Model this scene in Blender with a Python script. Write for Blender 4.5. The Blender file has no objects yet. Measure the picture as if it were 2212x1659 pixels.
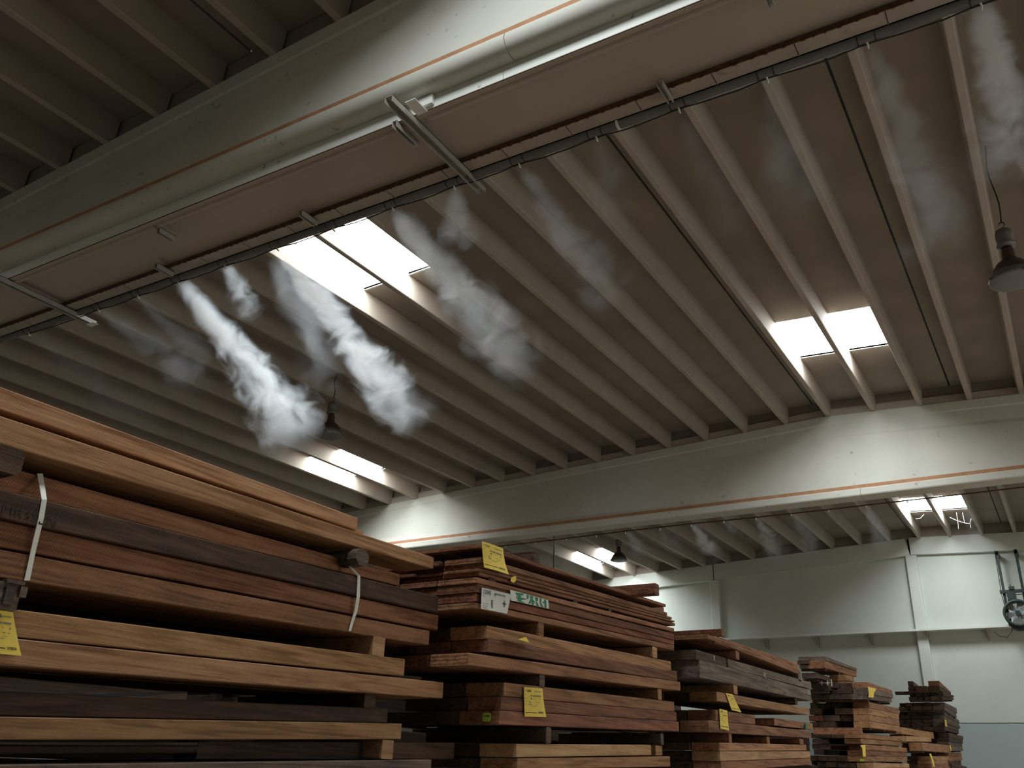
import bpy, bmesh, math, random
from mathutils import Vector, Matrix
random.seed(7)
D = bpy.data
S = bpy.context.scene
COL = S.collection
H = 1.6                                     # eye height above the floor
# ------------------------------------------------------------------ camera
AZ, EL, RO, F = math.radians(-31.5224), math.radians(23.5452), math.radians(1.8532), 1944.0
fw = Vector((math.sin(AZ)*math.cos(EL), math.cos(AZ)*math.cos(EL), math.sin(EL)))
rt = fw.cross(Vector((0, 0, 1))).normalized(); up = rt.cross(fw)
R3 = math.cos(RO)*rt + math.sin(RO)*up; U3 = -math.sin(RO)*rt + math.cos(RO)*up
cam = D.objects.new('camera', D.cameras.new('camera')); COL.objects.link(cam)
cam.data.sensor_width = 36; cam.data.lens = F/2212*36; cam.data.clip_end = 200; cam.data.clip_start = .05
cam.matrix_world = Matrix(((R3.x, U3.x, -fw.x, 0), (R3.y, U3.y, -fw.y, 0), (R3.z, U3.z, -fw.z, H), (0, 0, 0, 1)))
S.camera = cam
# ------------------------------------------------------------------ world, light, exposure
S.view_settings.view_transform = 'Standard'; S.view_settings.look = 'None'
S.view_settings.exposure = 0.14; S.view_settings.gamma = 1.0; S.view_settings.use_curve_mapping = False
W = D.worlds.new('world'); S.world = W; W.use_nodes = True
W.node_tree.nodes['Background'].inputs[0].default_value = (.75, .88, 1, 1)
W.node_tree.nodes['Background'].inputs[1].default_value = 1.0
SKY_STRENGTH = 31.0                         # daylight coming through the opal roof lights
FILL_POWER = 190.0                          # unseen fill light added on the right to raise the ambient
cy = S.cycles
cy.max_bounces = 9; cy.diffuse_bounces = 5; cy.glossy_bounces = 2; cy.transmission_bounces = 2
cy.volume_bounces = 5; cy.sample_clamp_indirect = 6; cy.sample_clamp_direct = 0
cy.use_adaptive_sampling = True; cy.adaptive_threshold = .02; cy.volume_max_steps = 48; cy.caustics_reflective = False; cy.caustics_refractive = False
gl = D.lights.new('right_fill', 'AREA'); gl.shape = 'RECTANGLE'; gl.size = 5.0; gl.size_y = 4.0
gl.energy = FILL_POWER; gl.color = (1.0, .95, .88)
glo = D.objects.new('right_fill', gl); COL.objects.link(glo)
glo.location = (11.5, 8.5, 3.2); glo.rotation_euler = Vector((-1, 0.05, .0)).to_track_quat('-Z', 'Y').to_euler()

# ------------------------------------------------------------------ picture geometry helpers
def ray(px, py):
    return R3*((px-1106)/F) + U3*(-(py-829.5)/F) + fw
def onX(px, py, X):
    d = ray(px, py); d = d*(X/d.x); return Vector((d.x, d.y, d.z+H))
def onY(px, py, Y):
    d = ray(px, py); d = d*(Y/d.y); return Vector((d.x, d.y, d.z+H))

# ------------------------------------------------------------------ object helpers
def tag(o, label=None, cat=None, group=None, kind=None):
    if label: o['label'] = label
    if cat: o['category'] = cat
    if group: o['group'] = group
    if kind: o['kind'] = kind
    return o
def empty(name, loc=(0, 0, 0), parent=None, **k):
    o = D.objects.new(name, None); COL.objects.link(o); o.location = loc; o.empty_display_size = .1
    if parent: o.parent = parent
    return tag(o, **k)
def wloc(o):
    v = Vector(o.location)
    while o.parent: o = o.parent; v = v + Vector(o.location)
    return v
class MB:
    def __init__(s): s.v = []; s.f = []; s.sm = []
    def add(s, vs, fs, smooth=False):
        n = len(s.v); s.v += [tuple(v) for v in vs]; s.f += [tuple(i+n for i in f) for f in fs]; s.sm += [smooth]*len(fs); return s
    def box(s, x0, x1, y0, y1, z0, z1):
        v = [(x, y, z) for z in (z0, z1) for y in (y0, y1) for x in (x0, x1)]
        return s.add(v, [(0, 2, 3, 1), (4, 5, 7, 6), (0, 1, 5, 4), (2, 6, 7, 3), (0, 4, 6, 2), (1, 3, 7, 5)])
    def loft(s, rings, smooth=False, cap=True):
        n = len(rings[0]); vs = [p for r in rings for p in r]; fs = []
        for i in range(len(rings)-1):
            for j in range(n):
                a, b = i*n+j, i*n+(j+1) % n
                fs.append((a, b, b+n, a+n))
        s.add(vs, fs, smooth)
        if cap:
            s.add(rings[0], [tuple(range(n))[::-1]]); s.add(rings[-1], [tuple(range(n))])
        return s
    def tube(s, pts, r, n=10, cap=True, smooth=True):
        pts = [Vector(p) for p in pts]; rings = []
        rr = r if isinstance(r, (list, tuple)) else [r]*len(pts)
        for i, p in enumerate(pts):
            t = (pts[min(i+1, len(pts)-1)] - pts[max(i-1, 0)]).normalized()
            a = Vector((0, 0, 1)) if abs(t.z) < .9 else Vector((1, 0, 0))
            u = t.cross(a).normalized(); w = t.cross(u)
            rings.append([p + (u*math.cos(2*math.pi*k/n) + w*math.sin(2*math.pi*k/n))*rr[i] for k in range(n)])
        return s.loft(rings, smooth, cap)
    def lathe(s, prof, c=(0, 0, 0), n=32, smooth=True):
        rings = [[(c[0]+r*math.cos(2*math.pi*k/n), c[1]+r*math.sin(2*math.pi*k/n), c[2]+z) for k in range(n)] for r, z in prof]
        return s.loft(rings, smooth, False)
    def build(s, name, mat, parent=None, origin=None, **k):
        o0 = Vector(origin) if origin is not None else (wloc(parent) if parent else Vector((0, 0, 0)))
        m = D.meshes.new(name); m.from_pydata([tuple(Vector(v)-o0) for v in s.v], [], s.f)
        bm = bmesh.new(); bm.from_mesh(m); bmesh.ops.recalc_face_normals(bm, faces=bm.faces); bm.to_mesh(m); bm.free()
        for p, sm in zip(m.polygons, s.sm): p.use_smooth = sm
        m.materials.append(mat)
        o = D.objects.new(name, m); COL.objects.link(o)
        if parent: o.parent = parent; o.location = o0 - wloc(parent)
        else: o.location = o0
        return tag(o, **k)

# ------------------------------------------------------------------ materials
def newmat(name):
    m = D.materials.new(name); m.use_nodes = True; nt = m.node_tree
    return m, nt, nt.nodes['Principled BSDF'], nt.links.new
def plain(name, col, rough=.6, metal=0, var=.12, scale=3.0, detail=5, bump=0.0, speck=0):
    m, nt, b, L = newmat(name)
    tc = nt.nodes.new('ShaderNodeTexCoord'); no = nt.nodes.new('ShaderNodeTexNoise')
    geo = nt.nodes.new('ShaderNodeNewGeometry')
    no.inputs['Scale'].default_value = scale; no.inputs['Detail'].default_value = detail
    L(geo.outputs['Position'], no.inputs['Vector'])
    r = nt.nodes.new('ShaderNodeValToRGB'); r.color_ramp.elements[0].position = .3; r.color_ramp.elements[1].position = .7
    r.color_ramp.elements[0].color = [c*(1-var) for c in col]+[1]; r.color_ramp.elements[1].color = [min(1, c*(1+var)) for c in col]+[1]
    L(no.outputs['Fac'], r.inputs['Fac']); out = r.outputs['Color']
    if speck:
        n2 = nt.nodes.new('ShaderNodeTexNoise'); n2.inputs['Scale'].default_value = 9; n2.inputs['Detail'].default_value = 3
        L(geo.outputs['Position'], n2.inputs['Vector'])
        r2 = nt.nodes.new('ShaderNodeValToRGB'); r2.color_ramp.elements[0].position = .685; r2.color_ramp.elements[1].position = .72
        r2.color_ramp.elements[0].color = (0, 0, 0, 1); r2.color_ramp.elements[1].color = (speck, speck, speck, 1)
        L(n2.outputs['Fac'], r2.inputs['Fac'])
        mx = nt.nodes.new('ShaderNodeMix'); mx.data_type = 'RGBA'
        L(r2.outputs['Color'], mx.inputs[0]); L(out, mx.inputs[6]); mx.inputs[7].default_value = [c*.35 for c in col]+[1]
        out = mx.outputs[2]
    L(out, b.inputs['Base Color'])
    b.inputs['Roughness'].default_value = rough; b.inputs['Metallic'].default_value = metal
    if bump:
        bp = nt.nodes.new('ShaderNodeBump'); bp.inputs['Strength'].default_value = bump; bp.inputs['Distance'].default_value = .01
        L(no.outputs['Fac'], bp.inputs['Height']); L(bp.outputs['Normal'], b.inputs['Normal'])
    return m
def wood(name, c1, c2, c3, saw=0.0, stain=0.25, fig=1.0):
    """long-grained sawn timber; grain runs along local Y"""
    m, nt, b, L = newmat(name)
    N = nt.nodes.new
    tc = N('ShaderNodeTexCoord'); oi = N('ShaderNodeObjectInfo')
    off = N('ShaderNodeVectorMath'); off.operation = 'SCALE'; off.inputs[0].default_value = (37, 51, 23)
    L(oi.outputs['Random'], off.inputs['Scale'])
    ad = N('ShaderNodeVectorMath'); ad.operation = 'ADD'; L(tc.outputs['Object'], ad.inputs[0]); L(off.outputs[0], ad.inputs[1])
    def nz(sc, detail, vec=None, dist=0.0):
        mp = N('ShaderNodeMapping'); mp.inputs['Scale'].default_value = sc; L(ad.outputs[0], mp.inputs['Vector'])
        n = N('ShaderNodeTexNoise'); n.inputs['Scale'].default_value = 1; n.inputs['Detail'].default_value = detail
        n.inputs['Distortion'].default_value = dist; n.inputs['Roughness'].default_value = .6
        L(mp.outputs[0], n.inputs['Vector']); return n
    grain = nz((60, 1.6, 60), 4, dist=.3); fine = nz((240, 5, 240), 2); figure = nz((7*fig, .9, 13*fig), 3, dist=2.0); blot = nz((2, 1.3, 3), 4)
    r = N('ShaderNodeValToRGB'); e = r.color_ramp.elements
    e[0].position = .385; e[0].color = list(c1)+[1]; e[1].position = .63; e[1].color = list(c3)+[1]
    x = e.new(.5); x.color = list(c2)+[1]
    s1 = N('ShaderNodeMath'); s1.operation = 'MULTIPLY_ADD'; L(grain.outputs['Fac'], s1.inputs[0]); s1.inputs[1].default_value = .45
    s2 = N('ShaderNodeMath'); s2.operation = 'MULTIPLY_ADD'; L(figure.outputs['Fac'], s2.inputs[0]); s2.inputs[1].default_value = .55
    L(s2.outputs[0], s1.inputs[2]); s2.inputs[2].default_value = 0
    L(s1.outputs[0], r.inputs['Fac'])
    # stains
    br = N('ShaderNodeValToRGB'); br.color_ramp.elements[0].position = .3; br.color_ramp.elements[1].position = .62
    v = 1-stain; br.color_ramp.elements[0].color = (v, v*.97, v*.95, 1); br.color_ramp.elements[1].color = (1, 1, 1, 1)
    L(blot.outputs['Fac'], br.inputs['Fac'])
    mu = N('ShaderNodeMix'); mu.data_type = 'RGBA'; mu.blend_type = 'MULTIPLY'; mu.inputs[0].default_value = 1
    L(r.outputs['Color'], mu.inputs[6]); L(br.outputs['Color'], mu.inputs[7])
    hs = N('ShaderNodeHueSaturation'); L(mu.outputs[2], hs.inputs['Color'])
    mr = N('ShaderNodeMapRange'); mr.inputs['To Min'].default_value = .78; mr.inputs['To Max'].default_value = 1.18
    L(oi.outputs['Random'], mr.inputs['Value']); L(mr.outputs[0], hs.inputs['Value'])
    fr = N('ShaderNodeMath'); fr.operation = 'MULTIPLY'; fr.inputs[1].default_value = 7.3; L(oi.outputs['Random'], fr.inputs[0])
    f2 = N('ShaderNodeMath'); f2.operation = 'FRACT'; L(fr.outputs[0], f2.inputs[0])
    m2 = N('ShaderNodeMapRange'); m2.inputs['To Min'].default_value = .494; m2.inputs['To Max'].default_value = .506
    L(f2.outputs[0], m2.inputs['Value']); L(m2.outputs[0], hs.inputs['Hue'])
    L(hs.outputs['Color'], b.inputs['Base Color']); b.inputs['Roughness'].default_value = .75
    b.inputs['Specular IOR Level'].default_value = .25
    hsum = N('ShaderNodeMath'); hsum.operation = 'MULTIPLY_ADD'; L(fine.outputs['Fac'], hsum.inputs[0]); hsum.inputs[1].default_value = .6
    L(grain.outputs['Fac'], hsum.inputs[2]); h = hsum.outputs[0]
    if saw:
        mp = N('ShaderNodeMapping'); mp.inputs['Rotation'].default_value = (math.radians(28), 0, 0); L(ad.outputs[0], mp.inputs['Vector'])
        wv = N('ShaderNodeTexWave'); wv.bands_direction = 'Y'; wv.inputs['Scale'].default_value = 28; wv.inputs['Distortion'].default_value = 2.5
        wv.inputs['Detail'].default_value = 2; wv.inputs['Detail Scale'].default_value = .6
        L(mp.outputs[0], wv.inputs['Vector'])
        hh = N('ShaderNodeMath'); hh.operation = 'MULTIPLY_ADD'; L(wv.outputs['Fac'], hh.inputs[0]); hh.inputs[1].default_value = saw; L(h, hh.inputs[2]); h = hh.outputs[0]
    bp = N('ShaderNodeBump'); bp.inputs['Strength'].default_value = .55; bp.inputs['Distance'].default_value = .004
    L(h, bp.inputs['Height']); L(bp.outputs['Normal'], b.inputs['Normal'])
    return m
def emis(name, col, st):
    m = D.materials.new(name); m.use_nodes = True; nt = m.node_tree; nt.nodes.clear()
    e = nt.nodes.new('ShaderNodeEmission'); o = nt.nodes.new('ShaderNodeOutputMaterial'); nt.links.new(e.outputs[0], o.inputs[0])
    e.inputs[0].default_value = (*col, 1); e.inputs[1].default_value = st; return m

M = dict(
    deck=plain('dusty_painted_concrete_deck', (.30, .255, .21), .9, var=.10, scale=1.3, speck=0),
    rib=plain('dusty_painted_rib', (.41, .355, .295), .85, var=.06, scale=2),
    girder=plain('painted_concrete_girder', (.58, .57, .50), .75, var=.05, scale=1.2, speck=.5),
    soffit=plain('dusty_soffit_panel', (.44, .375, .31), .8, var=.05, scale=1.5),
    strip=plain('white_sheet_metal', (.70, .72, .66), .5, var=.03, scale=2, speck=.7),
    orange=plain('orange_rust_band', (.42, .215, .11), .8, var=.15, scale=6),
    rust=plain('rusty_edge', (.10, .05, .025), .9, var=.4, scale=25),
    galv=plain('galvanised_sheet', (.38, .33, .275), .55, 0.0, var=.10, scale=5, speck=.4),
    channel=plain('galvanised_channel', (.42, .40, .36), .5, .2, var=.1, scale=8),
    pipe=plain('grey_plastic_pipe', (.16, .155, .15), .5, var=.12, scale=6),
    black=plain('black_rubber', (.025, .022, .02), .6),
    white=plain('white_plastic', (.8, .8, .76), .5, var=.02),
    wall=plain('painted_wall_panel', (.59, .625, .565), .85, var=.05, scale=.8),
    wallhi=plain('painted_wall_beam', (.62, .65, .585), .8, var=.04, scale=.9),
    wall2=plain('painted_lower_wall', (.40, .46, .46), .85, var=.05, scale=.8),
    floor=plain('concrete_floor', (.30, .25, .20), .7, var=.1, scale=1.2, bump=.2),
    lampg=plain('lamp_grey_housing', (.20, .19, .18), .5, .3, var=.05),
    lampb=plain('lamp_brown_reflector', (.075, .04, .03), .35, .1, var=.05),
    fan=plain('dark_green_steel', (.03, .045, .04), .5, .2, var=.1),
    fan2=plain('fan_blade_grey', (.22, .24, .24), .5, .2, var=.1),
    yellow=plain('yellow_paper', (.86, .64, .10), .7, var=.03, scale=8),
    paper=plain('white_paper', (.72, .74, .68), .7, var=.03, scale=8),
    green=plain('green_print', (.02, .22, .10), .6, var=.05),
    lime=plain('lime_tag', (.45, .70, .06), .6, var=.05),
    ink=plain('black_ink', (.02, .02, .02), .6), greyink=plain('grey_ink', (.22, .22, .15), .7),
    strap=plain('white_strap', (.78, .78, .70), .4, var=.02),
    chalk=plain('white_chalk', (.6, .6, .55), .8), dink=plain('brown_stamp_ink', (.035, .02, .014), .8),
    web=plain('dusty_thread', (.75, .75, .68), .7),
    tan=wood('tan_sawn_timber', (.20, .098, .043), (.355, .187, .088), (.46, .262, .13), saw=.25, stain=.12),
    red=wood('red_brown_sawn_timber', (.17, .075, .037), (.335, .160, .080), (.44, .225, .12), saw=.9, stain=.25),
    brick=wood('red_sawn_timber', (.13, .052, .029), (.25, .108, .058), (.34, .165, .092), saw=.5, stain=.3),
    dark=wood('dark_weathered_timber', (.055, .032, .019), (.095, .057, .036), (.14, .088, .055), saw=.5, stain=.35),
    grey=wood('grey_weathered_timber', (.09, .065, .05), (.17, .125, .095), (.24, .19, .15), saw=.3, stain=.4),
    honey=wood('honey_sawn_timber', (.25, .125, .056), (.43, .235, .115), (.53, .315, .165), saw=.25, stain=.12),
    pale=wood('pale_sawn_timber', (.32, .17, .08), (.47, .28, .14), (.56, .36, .19), saw=.2, stain=.1, fig=.6),
)
M['glow'] = emis('opal_roof_light', (.90, .965, 1.0), SKY_STRENGTH)

# ------------------------------------------------------------------ hall measurements
RX, SL, RS = -3.5, .045, .85                # ridge x, roof slope, rib spacing
X0, X1 = -22.0, 12.0
YA, YB, YW, YN = 4.6, 17.5, 29.3, -8.3      # girder A, girder B, back wall, wall behind
def zrib(x, y):                             # underside of the ribs
    return 6.81 + .0153*(y-17.5) - SL*abs(x-RX) + H
RIBH = .34
def profile_x(name, prof, xs, mat, parent=None, smooth=False, **k):
    """extrude a (y,z) outline along x; z entries may be functions of x"""
    mb = MB(); rings = [[(x, y, (z(x) if callable(z) else z)) for y, z in prof] for x in xs]
    mb.loft(rings, smooth); return mb.build(name, mat, parent, **k)

# floor and outer walls
MB().box(X0-.3, X1+.3, YN-.3, YW+.8, -.2, 0).build('floor', M['floor'], kind='structure')
for nm, a in (('wall_left', (X0-.25, X0, YN, YW+.5)), ('wall_right', (X1, X1+.25, YN, YW+.5)), ('wall_near', (X0, X1, YN-.25, YN))):
    MB().box(a[0], a[1], a[2], a[3], 0, 9.6).build(nm, M['wall'], kind='structure')

# ------------------------------------------------------------------ ceiling : ribbed panels, one after another
ceil = empty('ceiling', (0, 0, 8), kind='structure')
# roof lights: (bay, rib index of left edge, y0, y1)
RL = {0: [(-2.47, .9, 2.5)], 1: [], 2: []}
def rib_x(bay, k): return -3.32 + (.12 if bay == 0 else 0) + RS*k
bays = {0: (YN, YA+.1), 1: (YA+.16, YB+.12), 2: (YB+.20, YW+.25)}
lights = {0: [(0, 1.0, 2.55), (-12, -.6, 1.0), (11, -1.0, 1.4)],
          1: [(0, 13.65, 15.25), (-6, 7.55, 9.15), (-13, 14.45, 16.05), (7, 6.8, 9.2), (7, 12.4, 14.6), (11, 9, 11.4)],
          2: [(0, 25.75, 27.35), (-12, 26.2, 28.2), (7, 19.6, 22.8), (11, 24.4, 27.2)]}
wn = [0]
def roof_light(bay, k, y0, y1):
    wn[0] += 1
    xa, xc = rib_x(bay, k), rib_x(bay, k+2)
    g = empty('window_%d' % wn[0], ((xa+xc)/2, (y0+y1)/2, zrib((xa+xc)/2, y0)+RIBH), kind='structure')
    for j in (0, 1):
        a, b = rib_x(bay, k+j)+.078, rib_x(bay, k+j+1)-.078
        zt = lambda x, y: zrib(x, y)+RIBH
        t = .03; cb = MB()
        for (p, q, r, s) in ((a, b, y0-t, y0), (a, b, y1, y1+t)):
            v = [(x, y, zt(x, y)+dz) for dz in (-.004, .10) for y in (r, s) for x in (p, q)]
            cb.add(v, [(0, 2, 3, 1), (4, 5, 7, 6), (0, 1, 5, 4), (2, 6, 7, 3), (0, 4, 6, 2), (1, 3, 7, 5)])
        cb.build('window_frame', M['white'], g)
        MB().add([(x, y, zt(x, y)+.035) for x, y in ((a, y0), (b, y0), (b, y1), (a, y1))], [(0, 1, 2, 3)]).build('pane', M['glow'], g)
for bay, (ya, yb) in bays.items():
    kmin = math.ceil((X0 - rib_x(bay, 0))/RS); kmax = math.floor((X1 - rib_x(bay, 0))/RS)
    k0 = kmin - (kmin % 3) - 3
    for kp in range(k0, kmax+3, 3):          # a panel carries ribs kp, kp+1, kp+2
        jo = .43 if bay == 0 else .28
        xa, xb = rib_x(bay, kp)-jo, rib_x(bay, kp+3)-jo-.03
        if xb < X0 or xa > X1: continue
        xa, xb = max(xa, X0), min(xb, X1)
        p = empty('roof_panel', ((xa+xb)/2, (ya+yb)/2, 0), ceil)
        # slab strips with holes for the roof lights
        cuts = [(rib_x(bay, k+j)+.078, rib_x(bay, k+j+1)-.078, y0, y1) for (k, y0, y1) in lights[bay] for j in (0, 1)]
        sb = MB()
        xs = sorted({xa, xb} | {c for q in cuts for c in q[:2] if xa < c < xb} | ({RX} if xa < RX < xb else set()))
        for u, v in zip(xs, xs[1:]):
            if v-u < 1e-4: continue
            mid = (u+v)/2; seg = [(ya, yb)]
            for q in cuts:
                if q[0] <= mid <= q[1]: seg = [(ya, q[2]), (q[3], yb)]
            for s0, s1 in seg:
                vs = [(x, y, zrib(x, y)+RIBH+dz) for dz in (0, .07) for y in (s0, s1) for x in (u, v)]
                sb.add(vs, [(0, 2, 3, 1), (4, 5, 7, 6), (0, 1, 5, 4), (2, 6, 7, 3), (0, 4, 6, 2), (1, 3, 7, 5)])
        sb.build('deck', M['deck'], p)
        if xb < X1 and xb > X0:
            js = MB(); js.loft([[(x, y, zrib(x, y)+RIBH+dz) for x, dz in ((xb-.01, .03), (xb+.04, .03), (xb+.04, .08), (xb-.01, .08))] for y in (ya, yb)])
            js.build('joint_light_stop', M['black'], p)  # black strip added so no light shows through the joint
        for j in range(3):
            x = rib_x(bay, kp+j)
            if not X0+.1 < x < X1-.1: continue
            prof = [(-.045, 0.008), (-.035, 0), (.035, 0), (.045, .008), (.075, RIBH+.01), (-.075, RIBH+.01)]
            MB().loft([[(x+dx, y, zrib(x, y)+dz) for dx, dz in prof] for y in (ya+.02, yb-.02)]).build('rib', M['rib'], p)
    for k, y0, y1 in lights[bay]: roof_light(bay, k, y0, y1)
# unseen lid added above the decks so that no daylight slips through the joints
MB().box(X0-.3, X1+.3, YN-.3, YW+.8, 9.6, 9.7).build('daylight_lid', M['deck'], ceil)

# ------------------------------------------------------------------ girders
def arc(cy_, cz_, r, a0, a1, n=10):
    return [(cy_+r*math.cos(math.radians(a0+(a1-a0)*i/n)), cz_+r*math.sin(math.radians(a0+(a1-a0)*i/n))) for i in range(n+1)]
XS = [X0, RX, X1]
def girder(name, y, dy, depth, kind_label):
    """y = outer face of the rounded bottom flange"""
    g = empty(name, (RX, y, 5), kind='structure', label=kind_label)
    ztop = lambda d=0: (lambda x: zrib(x, YA if dy == 0 else YB)-d-.004)
    Y = y
    face = [(Y+.30, ztop(0)), (Y+.30, ztop(.16)), (Y+.315, ztop(.19)), (Y+.29, ztop(.45)), (Y+.09, 5.24+H+.02+(0)), (Y+.09, 5.08+H)]
    back = [(Y+depth-.03, 5.08+H), (Y+depth-.03, 5.24+H), (Y+.47, ztop(.40)), (Y+.55, ztop(.2)), (Y+.55, ztop(0))]
    profile_x('web', face+back, XS, M['girder'], g)
    # orange band, proud of the web
    profile_x('orange_band', [(Y+.084, 5.172+H), (Y+.084, 5.252+H), (Y+.12, 5.252+H), (Y+.12, 5.172+H)], [X0, X1], M['orange'], g)
    # rounded flange in lengths with visible butt joints
    fl = [(Y+.07, 5.19+H)] + arc(Y+.16, 5.145+H, .105, 158, 268, 12) + [(Y+depth, 5.04+H), (Y+depth, 5.10+H), (Y+.2, 5.19+H)]
    if dy: fl = [(Y+.06, 5.178+H), (Y+.03, 5.17+H), (Y+.022, 5.15+H), (Y+.022, 5.05+H), (Y+.034, 5.03+H), (Y+.05, 5.024+H), (Y+depth, 5.024+H), (Y+depth, 5.06+H), (Y+.2, 5.178+H)]
    xs = [X0, -14.6, -9.5, -2.85, 1.9, 7.0, X1]
    for a, b in zip(xs, xs[1:]):
        mb = MB(); mb.loft([[(x, yy, zz) for yy, zz in fl] for x in (a+.003, b-.003)], not dy)
        o = mb.build('bottom_flange', M['girder'], g)
    return g
gA = girder('roof_beam', 4.31, 0, .72, 'near white concrete roof beam crossing overhead, carrying the misting pipe')
gB = girder('roof_beam', 17.27, 1, .40, 'middle white concrete roof beam with an orange band, beyond the hanging lamp')
# end plates of the ribs on the girders (pale strips between rib feet)
for (yy, bay) in ((YB+.10, 1), (YW-.0, 2), (YA+.04, 0)):
    mb = MB(); mb.loft([[(x, yy+a, zrib(x, yy)+b) for a, b in ((0, -.03), (.05, -.03), (.05, .15), (0, .15))] for x in XS])
    if bay == 1: mb.build('end_strip', M['rib'], ceil)
    mb = MB(); mb.loft([[(x, yy+a, zrib(x, yy)+b) for a, b in ((.07, .0), (.09, .0), (.09, RIBH+.02), (.07, RIBH+.02))] for x in XS])
    mb.build('end_wall', M['deck'], ceil)  # the one over girder A is added to block light between the bays

# ---- sheet metal housing under the near girder
box = empty('gutter_housing', (RX, 4.9, 4.9+H), label='long sheet metal housing fixed under the near roof beam', cat='gutter housing')
zt = H
xsj = [X0, -16.2, -11.3, -6.4, -2.95, 1.2, 6.2, X1]
for a, b in zip(xsj, xsj[1:]):
    MB().box(a+.002, b-.002, 4.535, 4.55, 4.903+zt, 5.037+zt).build('front_plate', M['strip'], box, label='white vertical front plate')
profile_x('front_lip', [(4.531, 4.896+zt), (4.531, 4.904+zt), (4.5385, 4.904+zt), (4.5385, 4.896+zt)], [X0, X1], M['rust'], box)
profile_x('edge_soffit', [(4.539, 4.904+zt), (4.539, 4.915+zt), (4.60, 4.915+zt), (4.60, 4.904+zt)], [X0, X1], M['soffit'], box)
rl = arc(4.62, 4.925+zt, .036, 180, 360, 8)
for a, b in zip([X0, -9.5, -7.0, -3.7, -1.0, X1], [-9.56, -7.06, -3.86, -1.06, 4.0, X1+.01]):
    MB().loft([[(x, yy, zz) for yy, zz in rl] for x in (a, b)], True).build('rolled_edge', M['soffit'], box)
MB().box(X0, X1, 4.64, 5.25, 4.957+zt, 4.970+zt).build('soffit_panel', M['soffit'], box)
# perforated sheets with rivet rows and ragged rusty edge
x = X0
while x < X1:
    MB().box(x+.003, min(x+.62, X1)-.003, 5.235, 5.385, 4.905+zt, 4.917+zt).build('perforated_sheet', M['galv'], box); x += .62
mb = MB(); x = X0
while x < X1:
    for i in range(5): mb.box(x-.004, x+.004, 5.255+i*.024, 5.264+i*.024, 4.902+zt, 4.906+zt)
    x += .62
mb.build('rivet_row', M['rust'], box, kind='stuff')
mb = MB(); x = -16.0
while x < 8:
    w = random.uniform(.015, .035); mb.box(x, x+w, 5.228, 5.238+random.uniform(0, .005), 4.899+zt, 4.908+zt); x += w+random.uniform(.03, .12)
mb.build('rusty_tooth', M['rust'], box, kind='stuff')
MB().box(X0, X1, 5.228, 5.236, 4.902+zt, 4.945+zt).build('rusty_edge', M['rust'], box)
MB().box(X0, X1, 5.37, 5.385, 4.905+zt, 5.037+zt).build('rear_plate', M['galv'], box)

def channel(name, x, y0, y1, w, label, white_end=False):
    z = 4.865+H; mb = MB()
    mb.box(x-w/2, x-w/2+.006, y0, y1, z-.030, z+.030); mb.box(x+w/2-.006, x+w/2, y0, y1, z-.030, z+.030)
    mb.box(x-w/2, x+w/2, y0, y1, z+.024, z+.030)
    o = mb.build(name, M['channel'], None, origin=(x, (y0+y1)/2, z), label=label, cat='bracket')
    if white_end:
        MB().box(x-.05, x+.09, y1-.07, y1, z-.034, z-.031).build('lit_end', M['white'], o)  # white piece stands in for light falling on the channel's end
    return o
gch = 'channel brackets under the beam housing'
c = channel('mounting_channel', -3.83, 4.245, 5.62, .075, 'long metal channel crossing under the housing above the brightest roof light', False); c['group'] = gch
mb = MB(); mb.box(-3.74, -3.60, 4.50, 4.53, 4.93+H, 5.02+H); mb.box(-3.76, -3.66, 4.36, 4.53, 4.885+H, 4.893+H); mb.build('angle_plate', M['white'], c)
c = channel('mounting_channel', -9.42, 4.25, 5.66, .075, 'long metal channel at the picture\'s left edge with a white end plate', True); c['group'] = gch
for (x, a, b, lab) in ((-3.97, 4.50, 4.80, 'short channel stub just left of the long crossing channel'),
                       (-7.02, 4.64, 4.83, 'short channel stub on the front edge left of the roof light'),
                       (-7.61, 5.09, 5.31, 'short channel stub on the rusty rear edge above the thick mist'),
                       (-5.55, 5.09, 5.31, 'short channel stub half hidden by mist above the roof light'),
                       (-1.90, 5.10, 5.33, 'short channel stub on the rusty edge right of the long channel'),
                       (-.95, 4.63, 4.80, 'short channel stub on the front edge near the top of the picture')):
    c = channel('mounting_channel', x, a, b, .045, lab); c['group'] = gch

# ---- misting pipe
PY, PZ, PR = 5.43, 4.915+H, .047
pipe = empty('mist_pipe', (-4, PY, PZ), label='dark grey misting pipe with nozzles along the near roof beam', cat='pipe')
MB().tube([(X0+.1, PY, PZ), (-12, PY, PZ), (-6, PY, PZ-.006), (0, PY, PZ), (X1-.1, PY, PZ)], PR, 16).build('pipe_tube', M['pipe'], pipe)
noz = [-10.4, -9.05, -8.35, -7.68, -6.95, -6.20, -5.45, -4.72, -4.02, -3.34, -2.60, -1.88, -1.18, -.46, .27, 1.0]
cab = []
for i, xx in enumerate(noz):
    for dx in (-.06, .06):
        MB().tube([(xx+dx-.004, PY, PZ), (xx+dx+.004, PY, PZ)], PR+.006, 16).build('pipe_clip', M['black'], pipe)
    mb = MB(); mb.tube([(xx, PY+.01, PZ-PR+.005), (xx, PY+.02, PZ-PR-.018), (xx, PY+.045, PZ-PR-.026)], [.010, .010, .006], 8)
    mb.build('nozzle', M['white'], pipe)
    cab += [(xx-.06, PY+.02, PZ-PR-.004), (xx+.06, PY+.02, PZ-PR-.004)]
    if i+1 < len(noz):
        for t in (.3, .5, .7): cab.append((xx+.06+(noz[i+1]-xx-.12)*t, PY+.03, PZ-PR-.006-.016*random.uniform(.1, .6)*4*t*(1-t)))
MB().tube(cab, .006, 6).build('hose', M['black'], pipe)
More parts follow.
